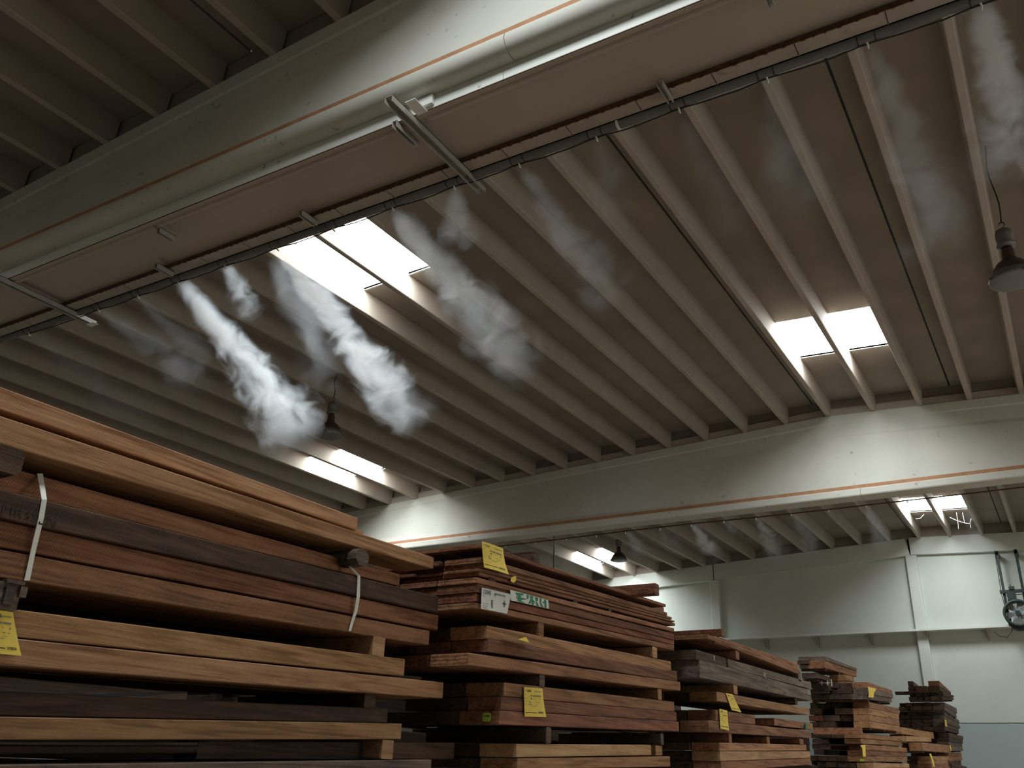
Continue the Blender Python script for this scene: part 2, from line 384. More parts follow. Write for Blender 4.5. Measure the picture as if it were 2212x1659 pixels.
MB().tube([(-2.4, PY, PZ), (-2.38, PY, PZ)], PR+.009, 16).build('pipe_clamp', M['white'], pipe)
MB().tube([(-2.39, PY, PZ+PR), (-2.39, PY-.03, PZ+.12)], .006, 6).build('hanger', M['black'], pipe)

# second pipe, along the far edge of the middle girder
pp2 = empty('mist_pipe', (-4, 17.74, 4.9+H), label='thin red-brown misting pipe under the far edge of the middle roof beam', cat='pipe')
pts = [(X0+.2+i*1.4, 17.72, 4.955+H+random.uniform(-.02, .012)) for i in range(24)]
MB().tube(pts, .014, 8).build('pipe_tube', M['rust'], pp2)
noz2 = [-10.9, -10.1, -9.3, -8.55, -7.85, -7.05, -6.35, -5.65, -4.98, -4.27, -3.55, -2.85, -2.12]
for xx in noz2:
    MB().tube([(xx, 17.72, 4.95+H), (xx, 17.73, 4.90+H)], .014, 6).build('nozzle', M['white'], pp2)

# ------------------------------------------------------------------ back wall
wb = empty('wall_back', (RX, YW, 3), kind='structure')
colx = [-22.15, -15.98, -9.815, -3.645, 2.52, 8.7]
zb = lambda d: (lambda x: zrib(x, YW)-d+.03)
for a, b in zip(colx, colx[1:]+[X1]):       # panels between columns, upper and lower
    a2, b2 = max(a-.05, X0), min(b+.05, X1)
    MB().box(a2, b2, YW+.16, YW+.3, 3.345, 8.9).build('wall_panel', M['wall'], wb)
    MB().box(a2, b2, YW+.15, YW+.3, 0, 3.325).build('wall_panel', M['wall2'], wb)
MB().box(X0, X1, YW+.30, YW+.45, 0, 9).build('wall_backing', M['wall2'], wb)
for a, b in zip([X0]+[c_+.0 for c_ in colx[1:]], colx[1:]+[X1]):
    ja = a+(.02 if a > X0 else 0); jb = b-.02
    if abs(b-colx[3]) < .1: jb = b-.10
    if a < -3 < b: pass
    mb = MB(); prof = lambda x: [(x, YW, zb(.0)(x)), (x, YW, zb(.52)(x)), (x, YW+.2, zb(.52)(x)), (x, YW+.2, zb(0)(x))]
    rings = [prof(ja)] + ([prof(RX)] if ja < RX < jb else []) + [prof(jb)]
    if abs(b-colx[3]) < .1:                  # V shaped joint at the ridge
        rings[-1][1] = (b-.005, YW, rings[-1][1][2]); rings[-1][2] = (b-.005, YW+.2, rings[-1][2][2])
    mb.loft(rings); mb.build('wall_beam', M['wallhi'], wb)
for cx in colx[1:]:
    mb = MB(); s = .155; c_ = .02; zt_ = zrib(cx, YW)-.50
    mb.loft([[(cx-s, YW+.17, z), (cx-s, YW+.01+c_, z), (cx-s+c_, YW+.01, z), (cx+s-c_, YW+.01, z), (cx+s, YW+.01+c_, z), (cx+s, YW+.17, z)] for z in (0, zt_)])
    mb.build('column', M['wallhi'], wb)
led = empty('wall_ledge', (RX, YW-.15, 5.89), label='white ledge rail on brackets along the back wall', cat='ledge')
for a, b in zip(colx, colx[1:]+[X1]):
    MB().box(max(a, X0)+.003, b-.003, YW-.22, YW+.16, 5.83, 5.89).build('ledge_rail', M['strip'], led)
for i in range(20):
    x = -17.6+1.6*i*.98
    if x > X1-.3: break
    mb = MB(); mb.add([(x-.02, YW-.18, 5.83), (x-.02, YW+.16, 5.83), (x-.02, YW+.16, 5.52), (x+.02, YW-.18, 5.83), (x+.02, YW+.16, 5.83), (x+.02, YW+.16, 5.52)],
                      [(0, 1, 2), (3, 5, 4), (0, 3, 4, 1), (1, 4, 5, 2), (0, 2, 5, 3)])
    mb.build('bracket', M['galv'], led)

# ------------------------------------------------------------------ fan on rails
f = onY(2200, 1326, 28.9)
fan = empty('wall_fan', tuple(f), label='round grey fan in a dark frame hanging on two rails at the right edge', cat='fan')
xL, xR = onY(2163, 1250, 28.9).x, onY(2205, 1250, 28.9).x
ztp = zrib(f.x, YW)-.55
for xx in (xL, xR):
    MB().box(xx-.035, xx+.035, 28.95, 29.02, f.z-.3, ztp).build('rail', M['fan'], fan)
    MB().box(xx-.05, xx+.05, 28.95, YW+.16, ztp-.12, ztp-.02).build('rail_foot', M['fan'], fan)
zc = onY(2190, 1277, 28.9).z
MB().box(xL-.1, xR+.08, 28.88, 28.95, zc-.045, zc+.045).build('cross_bar', M['fan'], fan)
MB().box((xL+xR)/2-.10, (xL+xR)/2+.04, 28.85, 28.93, zc+.045, zc+.13).tube([((xL+xR)/2-.03, 28.9, zc+.12), ((xL+xR)/2-.06, 28.9, zc+.19)], .012, 6).build('pulley_block', M['fan'], fan)
MB().tube([(xL, 28.9, zc-.12), (xR, 28.9, zc-.09)], .012, 6).build('tie_rod', M['fan'], fan)
def ringx(r0, r1, y0, y1, c, n=40):
    mb = MB(); P = [(r0, y0), (r1, y0), (r1, y1), (r0, y1)]
    rings = [[(c.x+r*math.cos(2*math.pi*k/n), y, c.z+r*math.sin(2*math.pi*k/n)) for r, y in P] for k in range(n+1)]
    return mb.loft(rings, True, False)
ringx(.30, .37, 28.70, 28.98, f).build('fan_ring', M['fan'], fan)
mb = MB()
for k in range(6):
    a = k*math.pi/3+.2; u = Vector((math.cos(a), 0, math.sin(a))); w = Vector((-math.sin(a), 0, math.cos(a)))
    p = [f+u*.05-w*.03, f+u*.27-w*.10, f+u*.29+w*.09, f+u*.05+w*.03]
    p[1].y -= .03; p[2].y += .03
    MB().add([q+Vector((0, dy, 0)) for dy in (-.085, -.08) for q in p], [(0, 1, 2, 3), (7, 6, 5, 4), (0, 4, 5, 1), (1, 5, 6, 2), (2, 6, 7, 3), (3, 7, 4, 0)]).build('blade', M['fan2'], fan)
MB().tube([(f.x, 28.72, f.z), (f.x, 28.9, f.z)], .065, 16).build('hub', M['fan'], fan)
MB().box(f.x-.19, f.x+.03, 28.72, 28.92, f.z+.36, f.z+.56).build('motor_box', M['fan'], fan)
mb = MB(); pr = [(-.33, -.15), (-.22, -.40), (-.08, -.46), (.5, -.46), (.5, -.32), (.2, -.30), (-.18, -.28)]
mb.loft([[(f.x+a, y, f.z+b) for a, b in pr] for y in (28.78, 28.95)]).build('fan_cradle', M['fan'], fan)
cw = [(xL-.04, 28.92, ztp), (xL-.07, 28.92, zc), (xL-.05, 28.9, zc-.3), (xL+.05, 28.88, f.z-.1), (xL+.03, 28.88, f.z-.45), (xL-.12, 28.88, f.z-.62), (xL-.3, 28.88, f.z-.58), (xL-.42, 28.9, f.z-.45)]
MB().tube(cw, .011, 6).build('cable', M['black'], fan)

# ------------------------------------------------------------------ lamps
def lamp(c, label, s=1.0, ztop=None):
    sc_ = lambda P: [(r*s, z_*s) for r, z_ in P]
    l = empty('pendant_lamp', tuple(c), label=label, cat='lamp', group='bell shaped high bay lamps')
    z = c.z
    MB().lathe(sc_([(.0, .30), (.045, .30), (.055, .26), (.06, .18), (.075, .14), (.12, .115), (.165, .05), (.19, 0)]), c, 32).build('lamp_shade', M['lampb'], l)
    MB().lathe(sc_([(.19, 0), (.195, -.01), (.205, -.035), (.215, -.05), (.215, -.075), (.205, -.08), (.17, -.09), (.1, -.098), (0, -.1)]), c, 32).build('lens', M['lampg'], l)
    for k in range(4):
        a = k*math.pi/2+.5; p = Vector((c.x+.214*s*math.cos(a), c.y+.214*s*math.sin(a), z-.062*s))
        MB().box(p.x-.012, p.x+.012, p.y-.012, p.y+.012, p.z-.02, p.z+.02).build('clasp', M['lampg'], l)
    MB().lathe(sc_([(0, .50), (.05, .50), (.07, .485), (.08, .44), (.08, .38), (.07, .35), (.085, .33), (.085, .31), (.05, .295)]), c, 24).build('ballast_housing', M['lampg'], l)
    zt_ = ztop if ztop else z+1.0
    mb = MB(); pts = []
    for k in range(9):
        a = -math.pi/2+k*math.pi*1.5/8; pts.append((c.x+.03*math.cos(a), c.y, z+.56*s+.03*math.sin(a)))
    mb.tube([(c.x, c.y, z+.49*s), (c.x, c.y, z+.53*s)]+pts[1:], .006, 6)
    mb.build('hook', M['black'], l)
    pts = [(c.x+.02*math.sin(t*7), c.y, z+.58*s+(zt_-z-.58*s)*t) for t in [i/12 for i in range(13)]]
    MB().tube(pts, .008, 6).build('chain', M['black'], l)
    return l
l1 = onY(712, 932, 11.3); lamp(l1, 'bell shaped hanging lamp in front of the lower left roof lights', 1.13, ztop=zrib(l1.x, 11.3)+RIBH)
l2 = onY(2187, 592, 10.0); lamp(l2, 'bell shaped hanging lamp veiled in mist at the right edge', 1.13, ztop=zrib(l2.x, 10)+RIBH)
l3 = onY(1337, 1205, 24.5); lamp(l3, 'small far hanging lamp beside the bright roof light near the back wall', 1.13, ztop=zrib(l3.x, 24.5)+RIBH)
r0 = onY(1197, 1172, 22); r1 = onY(1198, 1232, 22)
MB().tube([(r0.x, 22, zrib(r0.x, 22)+.1), (r0.x, 22, r1.z-.5)], .022, 8).build('hanging_rod', M['pipe'], None, origin=(r0.x, 22, r0.z), label='thin dark rod hanging from the far ceiling above the second timber stack', cat='rod')

# ------------------------------------------------------------------ timber
def board(parent, mat, X, st, w, name='board', x_off=0.0, jag=0.0, wave=0.0, **k):
    """st = list of (y, z_top, z_bottom) along the length, world space; board spans X-w .. X"""
    rings = []; c = .004
    if len(st) == 2 and wave:
        (a, b) = st; st = [a, tuple((p+q)/2+(wave if i else 0) for i, (p, q) in enumerate(zip(a, b))), b]
    for y, t, b in st:
        h = t-b; cc = min(c, h*.2); x1 = X+x_off; x0 = x1-w
        rings.append([(x0+cc, y, b), (x1-cc, y, b), (x1, y, b+cc), (x1, y, t-cc), (x1-cc, y, t), (x0+cc, y, t), (x0, y, t-cc), (x0, y, b+cc)])
    mb = MB(); mb.loft(rings)
    return mb.build(name, mat, parent, origin=(X-w/2, st[0][0], (st[0][1]+st[0][2])/2), **k)
def faceboard(parent, mat, X, q, w=.24, ymin=None, **k):
    """q = (xl, top_l, bot_l, xr, top_r, bot_r) in picture pixels on the aisle face x=X"""
    xl, tl, bl, xr, tr, br = q
    a, a2, b, b2 = onX(xl, tl, X), onX(xl, bl, X), onX(xr, tr, X), onX(xr, br, X)
    ya = a.y; yb = b.y
    za, za2, zb_, zb2 = a.z, a2.z, b.z, b2.z
    if ymin is not None and ya > ymin:       # extend out of the picture to the near side
        t = (ymin-ya)/(yb-ya); za, za2, ya = za+(zb_-za)*t, za2+(zb2-za2)*t, ymin
    return board(parent, mat, X, [(ya, za, za2), (yb, zb_, zb2)], w, **k), (ya, za, za2, yb, zb_, zb2)
def endboards(parent, mats, Xl, geo, widths, gap=.006, yj=.05, mat=None):
    """boards lying behind the face board (towards -x); geo=(y0,zt0,zb0,y1,zt1,zb1)"""
    x = Xl; ya, za, za2, yb, zb_, zb2 = geo
    for i, w in enumerate(widths):
        if w < 0: x += w; continue           # negative: an empty gap
        d = random.uniform(-yj, yj); e = random.uniform(-yj*2, yj)
        sh = random.uniform(0, .006)
        m = mat or random.choice(mats)
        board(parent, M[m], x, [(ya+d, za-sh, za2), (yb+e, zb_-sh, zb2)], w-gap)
        x -= w
def bundle(label, cat='timber bundle', group=None, loc=(0, 0, 0)):
    return empty('timber_bundle', loc, label=label, cat=cat, group=group)
def block(label, X, q, y=None, out=.0, mat='dark', L=1.0, name='bearer', grp='bearer blocks between the timber bundles', chamf=.01):
    """a square bearer lying along x under/over the bundles; q=(xl,xr,yt,yb) of its end face, on plane x=X+out"""
    xl, xr, yt, yb = q; Xe = X+out
    a = onX(xl, yt, Xe); b = onX(xr, yt, Xe); c_ = onX(xl, yb, Xe)
    y0, y1, z1, z0 = a.y, b.y, a.z, c_.z; cc = chamf
    prof = [(y0+cc, z0), (y1-cc, z0), (y1, z0+cc), (y1, z1-cc), (y1-cc, z1), (y0+cc, z1), (y0, z1-cc), (y0, z0+cc)]
    mb = MB(); mb.loft([[(x, yy, zz) for yy, zz in prof] for x in (Xe-L, Xe)])
    o = mb.build(name, M[mat], None, origin=(Xe-L/2, (y0+y1)/2, (z0+z1)/2), label=label, cat='bearer', group=grp)
    return o
def strip_on(parent, mat, X, pts, name, th=.002, label=None):
    """flat piece of material on the face: pts in pixels (quad), optionally each with own outward offset"""
    P = []
    for p in pts:
        o = p[2] if len(p) > 2 else 0
        P.append(onX(p[0], p[1], X+.003+o))
    n = len(P); mb = MB()
    mb.add(P+[p+Vector((th, 0, 0)) for p in P], [tuple(range(n))[::-1], tuple(range(n, 2*n))]+[(i, (i+1) % n, (i+1) % n+n, i+n) for i in range(n)])
    return mb.build(name, mat, parent, label=label)
def text(parent, body, mat, o, ux, uy, size, name='printed_text', extrude=.0004):
    """flat lettering: origin o, unit vectors ux (reading direction) and uy (up)"""
    c_ = D.curves.new(name, 'FONT'); c_.body = body; c_.size = size; c_.extrude = extrude; c_.resolution_u = 2
    t = D.objects.new('t', c_); COL.objects.link(t); dg = bpy.context.evaluated_depsgraph_get()
    me = D.meshes.new_from_object(t.evaluated_get(dg)); D.objects.remove(t, do_unlink=True)
    ux, uy = Vector(ux).normalized(), Vector(uy).normalized(); uz = ux.cross(uy)
    me.transform(Matrix(((ux.x, uy.x, uz.x, 0), (ux.y, uy.y, uz.y, 0), (ux.z, uy.z, uz.z, 0), (0, 0, 0, 1))))
    me.materials.clear(); me.materials.append(mat)
    ob = D.objects.new(name, me); COL.objects.link(ob); ob.parent = parent; ob.location = Vector(o)-wloc(parent); return ob
def paper_tag(parent, X, quad, mat, number, lines=True, label='yellow paper tag', bow=.004, nx=4, ny=5, barcode=True):
    """a slightly curled sheet stapled on the aisle face with print on it; quad = TL,TR,BR,BL pixels"""
    P = [onX(p[0], p[1], X+.006) for p in quad]
    tl, tr, br, bl = P; vs = []; fs = []
    def pt(u, v, off=0):
        p = (tl*(1-u)+tr*u)*(1-v)+(bl*(1-u)+br*u)*v
        return p+Vector((bow*(math.sin(u*3.1)*.6+v*v*2.2*(.4+u))+off, 0, 0))
    for j in range(ny+1):
        for i in range(nx+1): vs.append(pt(i/nx, j/ny))
    for j in range(ny):
        for i in range(nx):
            a = j*(nx+1)+i; fs.append((a, a+1, a+nx+2, a+nx+1))
    n = len(vs); vs2 = vs+[v+Vector((-.0008, 0, 0)) for v in vs]
    fs2 = fs+[tuple(i+n for i in f[::-1]) for f in fs]
    mb = MB(); mb.add(vs2, fs2, True); t = mb.build('paper_tag', mat, parent, label=label)
    h = (bl-tl).length; ux = (tr-tl).normalized(); uy = (tl-bl).normalized(); w = (tr-tl).length
    if number: text(t, number, M['ink'], pt(.12, .17, .003), ux, uy, h*.13, 'printed_number')
    def bar(u0, u1, v0, v1, m='greyink', nm='printed_line'):
        mb = MB(); mb.add([pt(u0, v0, .0018), pt(u1, v0, .0018), pt(u1, v1, .0018), pt(u0, v1, .0018)], [(0, 1, 2, 3)]); mb.build(nm, M[m], t)
    if lines:
        mbz = [(.04, .11, .10, .12), (.50, .90, .12, .145), (.32, .38, .25, .31), (.42, .56, .26, .31), (.60, .86, .26, .31), (.04, .10, .25, .265),
               (.04, .10, .38, .395), (.32, .37, .36, .42), (.53, .57, .38, .40), (.78, .82, .37, .42), (.04, .13, .49, .50), (.2, .31, .49, .515), (.53, .63, .50, .515), (.68, .78, .505, .52),
               (.04, .10, .58, .59), (.2, .33, .57, .60), (.53, .66, .59, .60), (.34, .56, .635, .65)]
        mb = MB()
        for (a, b, c1, d1) in mbz: mb.add([pt(a, c1, .0018), pt(b, c1, .0018), pt(b, d1, .0018), pt(a, d1, .0018)], [(0, 1, 2, 3)])
        mb.build('printed_line', M['greyink'], t)
        bar(.04, .54, .85, .875, 'ink', 'printed_line')
        if barcode:
            mb = MB(); u = .60
            while u < .88:
                wv = random.choice((.006, .010, .014)); mb.add([pt(u, .82, .0018), pt(u+wv, .82, .0018), pt(u+wv, .885, .0018), pt(u, .885, .0018)], [(0, 1, 2, 3)]); u += wv+.008
            mb.build('barcode', M['ink'], t)
    return t

# ============ stack 1 : nearest, lower left
X = -3.40; Y0 = .5
def bl(y, z): return (X-.5, y, z)
b1 = bundle('top pale tan board pair of the nearest stack at lower left, rising above everything', group='timber bundles of the nearest stack', loc=bl(2.5, 2.9))
faceboard(b1, M['honey'], X-.02, (0, 835, 884, 773, 1119, 1146), .26, Y0)
faceboard(b1, M['honey'], X-.05, (400, 1010, 1022, 785, 1147, 1156), .26)
_, g = faceboard(b1, M['honey'], X+.0, (0, 898, 959, 937, 1204, 1229), .27, Y0)
endboards(b1, ['tan'], X-.27, (g[0], g[1]+.1, g[2]+.06, g[3]-.35, g[4]+.03, g[5]+.02), [.26, .26, .26])
block('dark bearer with a clipped corner at the left edge under the top tan boards', X+.03, (-30, 64, 948, 1008), mat='dark', chamf=.02)
block('grey rounded bearer end poking out under the top tan boards', X+.05, (771, 799, 1182, 1218), mat='grey', chamf=.03)
b2 = bundle('four rough red-brown beams bound by two white straps in the nearest stack', group='timber bundles of the nearest stack', loc=bl(2.5, 2.4))
_, g = faceboard(b2, M['red'], X-.09, (0, 1004, 1060, 864, 1240, 1266), .24, Y0)
endboards(b2, ['red', 'dark'], X-.34, g, [.26, .26])
_, g = faceboard(b2, M['dark'], X+.02, (0, 1057, 1119, 947, 1289, 1324), .27, Y0)
endboards(b2, ['red', 'dark'], X-.26, g, [.26, .26, .26])
_, g = faceboard(b2, M['red'], X-.01, (0, 1124, 1181, 947, 1329, 1362), .27, Y0)
endboards(b2, ['red', 'dark'], X-.29, g, [.26, .26, .26])
_, g = faceboard(b2, M['red'], X+.0, (0, 1187, 1247, 928, 1363, 1394), .27, Y0)
endboards(b2, ['red', 'dark'], X-.28, g, [.26, .26, .26])
def strap(parent, quads, name='strap'):
    """quads: list of (xl,xr,y,off) cross lines going down"""
    mb = MB(); vs = []; fs = []
    for xl, xr, y, o in quads:
        vs += [onX(xl, y, X+o), onX(xr, y, X+o)]
    n = len(quads)
    for i in range(n-1): fs.append((2*i, 2*i+1, 2*i+3, 2*i+2))
    vs2 = vs+[v+Vector((.0015, 0, 0)) for v in vs]; m_ = len(vs)
    mb.add(vs2, fs+[tuple(q+m_ for q in f_[::-1]) for f_ in fs]); return mb.build(name, M['strap'], parent)
strap(b2, [(80, 92, 1023, -.084), (90, 101, 1079, .025), (83, 95, 1117, .024), (66, 77, 1190, .012), (52, 64, 1254, .006)])
strap(b2, [(735, 742, 1205, -.084), (772, 778, 1244, .026), (770, 777, 1290, .024), (765, 772, 1320, .012), (757, 763, 1345, .006), (753, 758, 1363, .006)])
a = onX(4, 1150-30, X+.024)
text(b2, 'MR3SEN', M['dink'], onX(0, 1109, X+.0235), (0, 1, -.02), (0, 0, 1), .065, 'stamped_letters')
blk = block('grooved grey bearer end at the left edge below the strapped beams', X+.02, (-20, 52, 1250, 1313), mat='grey')
for q in ((12, 50, 1250, 1266), (12, 22, 1266, 1308), (43, 52, 1266, 1292)):
    aa = onX(q[0], q[2], X+.021); bb = onX(q[1], q[3], X+.021)
    MB().box(X+.0, X+.032, aa.y, bb.y, bb.z, aa.z).build('grooved_face', M['grey'], blk)
block('pale yellow square bearer end under the strapped beams', X+.0, (807, 833, 1373, 1415), mat='pale', chamf=.004)
b3 = bundle('two smooth tan beams with a yellow tag at the left edge of the nearest stack', group='timber bundles of the nearest stack', loc=bl(2.5, 2.05))
_, g = faceboard(b3, M['tan'], X, (0, 1312, 1373, 875, 1424, 1461), .30, Y0); endboards(b3, ['tan', 'dark'], X-.31, g, [.3, .3])
_, g = faceboard(b3, M['honey'], X+.005, (0, 1376, 1437, 958, 1474, 1509), .30, Y0); endboards(b3, ['tan', 'dark'], X-.31, g, [.3, .3])
paper_tag(b3, X+.006, ((-36, 1313), (28, 1322), (42, 1417), (-30, 1410)), M['yellow'], '13142', barcode=True)
block('brown bearer end set back under the two smooth tan beams', X-.05, (789, 813, 1496, 1531), mat='dark')
b4 = bundle('splintered brown board, dark beam and light beam low in the nearest stack', group='timber bundles of the nearest stack', loc=bl(2.5, 1.75))
o_, g = faceboard(b4, M['grey'], X-.12, (0, 1461, 1495, 405, 1497, 1515), .22, Y0)
strip_on(b4, M['black'], X-.12, [(204, 1500, .004), (404, 1494, .004), (404, 1497, .004), (250, 1504, .004), (204, 1505, .004)], 'split', label='dark split in the board')
_, g = faceboard(b4, M['dark'], X-.03, (0, 1494, 1546, 838, 1531, 1562), .28, Y0); endboards(b4, ['dark'], X-.33, g, [.28, .28])
_, g = faceboard(b4, M['tan'], X+.0, (0, 1548, 1599, 868, 1563, 1597), .28, Y0); endboards(b4, ['dark', 'tan'], X-.30, g, [.28, .28])
faceboard(b4, M['grey'], X-.10, (0, 1601, 1609, 428, 1603, 1611), .2, Y0)
faceboard(b4, M['dark'], X-.11, (0, 1611, 1629, 428, 1612, 1627), .2, Y0)
block('pale end-grain bearer at the bottom of the nearest stack', X-.0, (827, 851, 1598, 1639), mat='pale', chamf=.004)
b5 = bundle('dark beam reaching past its neighbours at the bottom of the nearest stack', group='timber bundles of the nearest stack', loc=bl(3.5, 1.6))
faceboard(b5, M['dark'], X-.14, (430, 1600, 1640, 982, 1604, 1640), .16)  # dark timber colour stands in for the shadow on this set-back board
b6 = bundle('lowest visible grey-brown beam along the bottom of the picture', group='timber bundles of the nearest stack', loc=bl(2.5, 1.5))
_, g = faceboard(b6, M['grey'], X+.01, (0, 1652, 1705, 932, 1641, 1676), .30, Y0); endboards(b6, ['dark', 'grey'], X-.30, g, [.28, .28])

# hidden lower courses that carry each stack
def base(Xf, y0, y1, ztop, n, lab, grp, cols=('dark', 'red', 'tan'), th=.075):
    """plain lower bundles down to the floor"""
    b = bundle(lab, group=grp, loc=(Xf-.5, (y0+y1)/2, 0))
    z = ztop; i = 0
    while z > .16:
        for w in range(3):
            board(b, M[random.choice(cols)], Xf-.02-w*.33-random.uniform(0, .02), [(y0+random.uniform(-.06, .06), z, z-th), (y1+random.uniform(-.06, .06), z, z-th)], .32)
        z -= th+.006; i += 1
        if i % 4 == 0 and z > .3:
            for yy in (y0+.5, y1-.6): MB().box(Xf-1.0, Xf, yy, yy+.08, z-.08, z).build('sticker', M['dark'], b)
            z -= .085
    for yy in (y0+.5, y1-.6): MB().box(Xf-1.0, Xf, yy, yy+.1, 0, z).build('foot_block', M['dark'], b)
base(X, Y0, 4.4, onX(0, 1710, X).z-.0, 0, 'lower courses of the nearest stack down to the floor', 'lower courses of the stacks')

# ============ stack 2
X = -3.15; G2 = 'timber bundles of the second stack'
def bl(y, z): return (X-.5, y, z)
bA = bundle('top bundle of thin red boards with stepped ends and a yellow tag, second stack', group=G2, loc=bl(6.5, 3.0))
o_, g = faceboard(bA, M['brick'], X, (1034, 1174, 1183, 1438, 1305, 1311), .3)
endboards(bA, ['brick', 'red'], X-.31, g, [.2, .2, .28], yj=.03, mat='brick')
o_, g = faceboard(bA, M['brick'], X-.14, (1040, 1185, 1201, 1434, 1312, 1322), .2); endboards(bA, ['brick'], X-.30, (g[0]-.02,)+g[1:], [.22, .25, .2], yj=.03)
lay = [((1038, 1203, 1215, 1441, 1323, 1330), 'red'), ((1037, 1216, 1226, 1451, 1333, 1338), 'brick'), ((1036, 1227, 1234, 1457, 1341, 1344), 'red'), ((1035, 1235, 1243, 1458, 1346, 1352), 'brick')]
for i, (q, m_) in enumerate(lay):
    o_, g = faceboard(bA, M[m_], X+.0 - (.012 if i % 2 else 0), q, .28)
    endboards(bA, ['brick', 'red'], X-.30, g, random.choice(([.28, .3, .22], [.2, .22, .24, .2], [.35, .3, .2])), yj=.04, mat='brick')
paper_tag(bA, X+.012, ((1041, 1169), (1087, 1185), (1089, 1242), (1043, 1226)), M['yellow'], '13143', bow=.012)
strip_on(bA, M['yellow'], X+.004, [(1104, 1248), (1112, 1244), (1115, 1246), (1114, 1255), (1109, 1259), (1103, 1256)], 'paper_scrap', label='torn yellow paper scrap')
block('dark cross beam end sticking up on the top bundle of the second stack', X, (1153, 1166, 1188, 1213), mat='dark', L=.75, chamf=.006, grp='cross beams on top of the stacks')
block('long reddish cross beam jutting out over the far end of the second stack', X+.22, (1414, 1423, 1259, 1283), mat='brick', L=1.0, chamf=.008, grp='cross beams on top of the stacks')
for i, q in enumerate(((1056, 1071, 1245, 1261), (1239, 1248, 1294, 1303), (1315, 1321, 1314, 1322))):
    block(('thin sticker end below the yellow tag of the top bundle', 'thin sticker end right of the green torn label', 'thin sticker end further along, right of the green label')[i], X-.01, q, mat='dark', chamf=.003, name='sticker', grp='thin stickers between the upper bundles')
bB = bundle('tight red board bundle with a white label and a torn green label, second stack', group=G2, loc=bl(6.5, 2.7))
qs = [((1030, 1247, 1259, 1456, 1357, 1365), 'red'), ((1030, 1260, 1279, 1456, 1369, 1382), 'brick'), ((1027, 1281, 1299, 1456, 1383, 1393), 'brick'), ((1024, 1301, 1314, 1456, 1394, 1405), 'red')]
for i, (q, m_) in enumerate(qs):
    o_, g = faceboard(bB, M[m_], X-(0, .004, .018, .006)[i], q, .3)
    endboards(bB, ['brick', 'red'], X-.31, g, ([.30, .42], [.44, .3], [.62, .12], [.35, .35])[i], yj=.015, mat='brick')
e0 = onX(1026, 1296, X)
text(bB, 'IYIIF31', M['dink'], Vector((X-.62, e0.y-.045, onY(955, 1299, e0.y).z-.02)), (1, 0, 0), (0, 0, 1), .085, 'stamped_letters')
t = paper_tag(bB, X+.004, ((1041, 1269), (1105, 1284), (1093, 1326), (1038, 1315)), M['paper'], None, lines=False, label='white paper label', bow=.003)
uy_ = (0, 0, 1); yv = (0, 1, 0)
d_ = (onX(1105, 1284, X)-onX(1041, 1269, X)).normalized()
text(t, '12043', M['ink'], onX(1043, 1282, X+.016), d_, (0, 0, 1), .040, 'printed_number')
text(t, 'AFROMOSIA 27X50', M['ink'], onX(1068, 1284.5, X+.016), d_, (0, 0, 1), .016)
text(t, 'F1', M['greyink'], onX(1044, 1289, X+.016), d_, (0, 0, 1), .018); text(t, 'KD', M['greyink'], onX(1068, 1288, X+.016), d_, (0, 0, 1), .014)
text(t, '+', M['ink'], onX(1085, 1314, X+.018), d_, (0, 0, 1), .09, 'pen_cross')
mb = MB()
for i in range(9):
    v0 = 1296+i*2.0; p = [onX(1061, v0, X+.016), onX(1065, v0+1, X+.016), onX(1065, v0+2.2, X+.016), onX(1061, v0+1.2, X+.016)]
    mb.add(p, [(0, 1, 2, 3)])
mb.build('barcode', M['ink'], t)
for q in ((1043, 1302, 12), (1043, 1307, 10), (1043, 1311, 9)):
    mb = MB(); p = [onX(q[0], q[1], X+.016), onX(q[0]+q[2], q[1]+2.6, X+.016), onX(q[0]+q[2], q[1]+3.6, X+.016), onX(q[0], q[1]+1, X+.016)]
    mb.add(p, [(0, 1, 2, 3)]); mb.build('printed_line', M['greyink'], t)
tg = paper_tag(bB, X+.006, ((1102, 1274), (1184, 1296), (1186, 1315), (1104, 1297)), M['paper'], None, lines=False, label='torn white label with green print', bow=.0)
def gp(u, v):
    tl, tr, br, bl_ = (1102, 1274), (1184, 1296), (1186, 1315), (1104, 1297)
    x_ = (tl[0]*(1-u)+tr[0]*u)*(1-v)+(bl_[0]*(1-u)+br[0]*u)*v; y_ = (tl[1]*(1-u)+tr[1]*u)*(1-v)+(bl_[1]*(1-u)+br[1]*u)*v
    return onX(x_, y_, X+.0145)
for poly in ([(.13, .12), (.36, .02), (.34, .2), (.27, .3), (.28, .5), (.40, .5), (.40, .6), (.28, .7), (.28, .85), (.40, .96), (.22, .97), (.17, .8), (.2, .72), (.14, .62), (.17, .5), (.22, .42), (.16, .3)],
             [(.43, .05), (.50, .05), (.47, .45), (.42, .50), (.44, .3)], [(.52, .03), (.62, .05), (.58, .4), (.64, .5), (.60, .97), (.55, .97), (.56, .55), (.50, .95), (.46, .95), (.53, .42)],
             [(.66, .04), (.74, .05), (.72, .42), (.66, .46)], [(.66, .55), (.70, .55), (.74, .97), (.68, .97)], [(.76, .5), (.80, .5), (.86, .97), (.80, .97)], [(.78, .03), (.83, .03), (.81, .45), (.77, .45)], [(.90, .04), (.95, .04), (.94, .97), (.89, .97)], [(.84, .35), (.89, .35), (.89, .50), (.85, .50)]):
    mb = MB(); P = [gp(*p) for p in poly]; n = len(P); mb.add(P, [tuple(range(n))]); mb.build('green_print', M['green'], tg)
block('square red-brown bearer under the labelled bundle of the second stack', X-.0, (1164, 1175, 1343, 1374), mat='red', grp='bearers of the second stack')
block('greenish bearer end near the far end of the labelled bundle', X+.0, (1409, 1419, 1396, 1419), mat='pale', grp='bearers of the second stack')
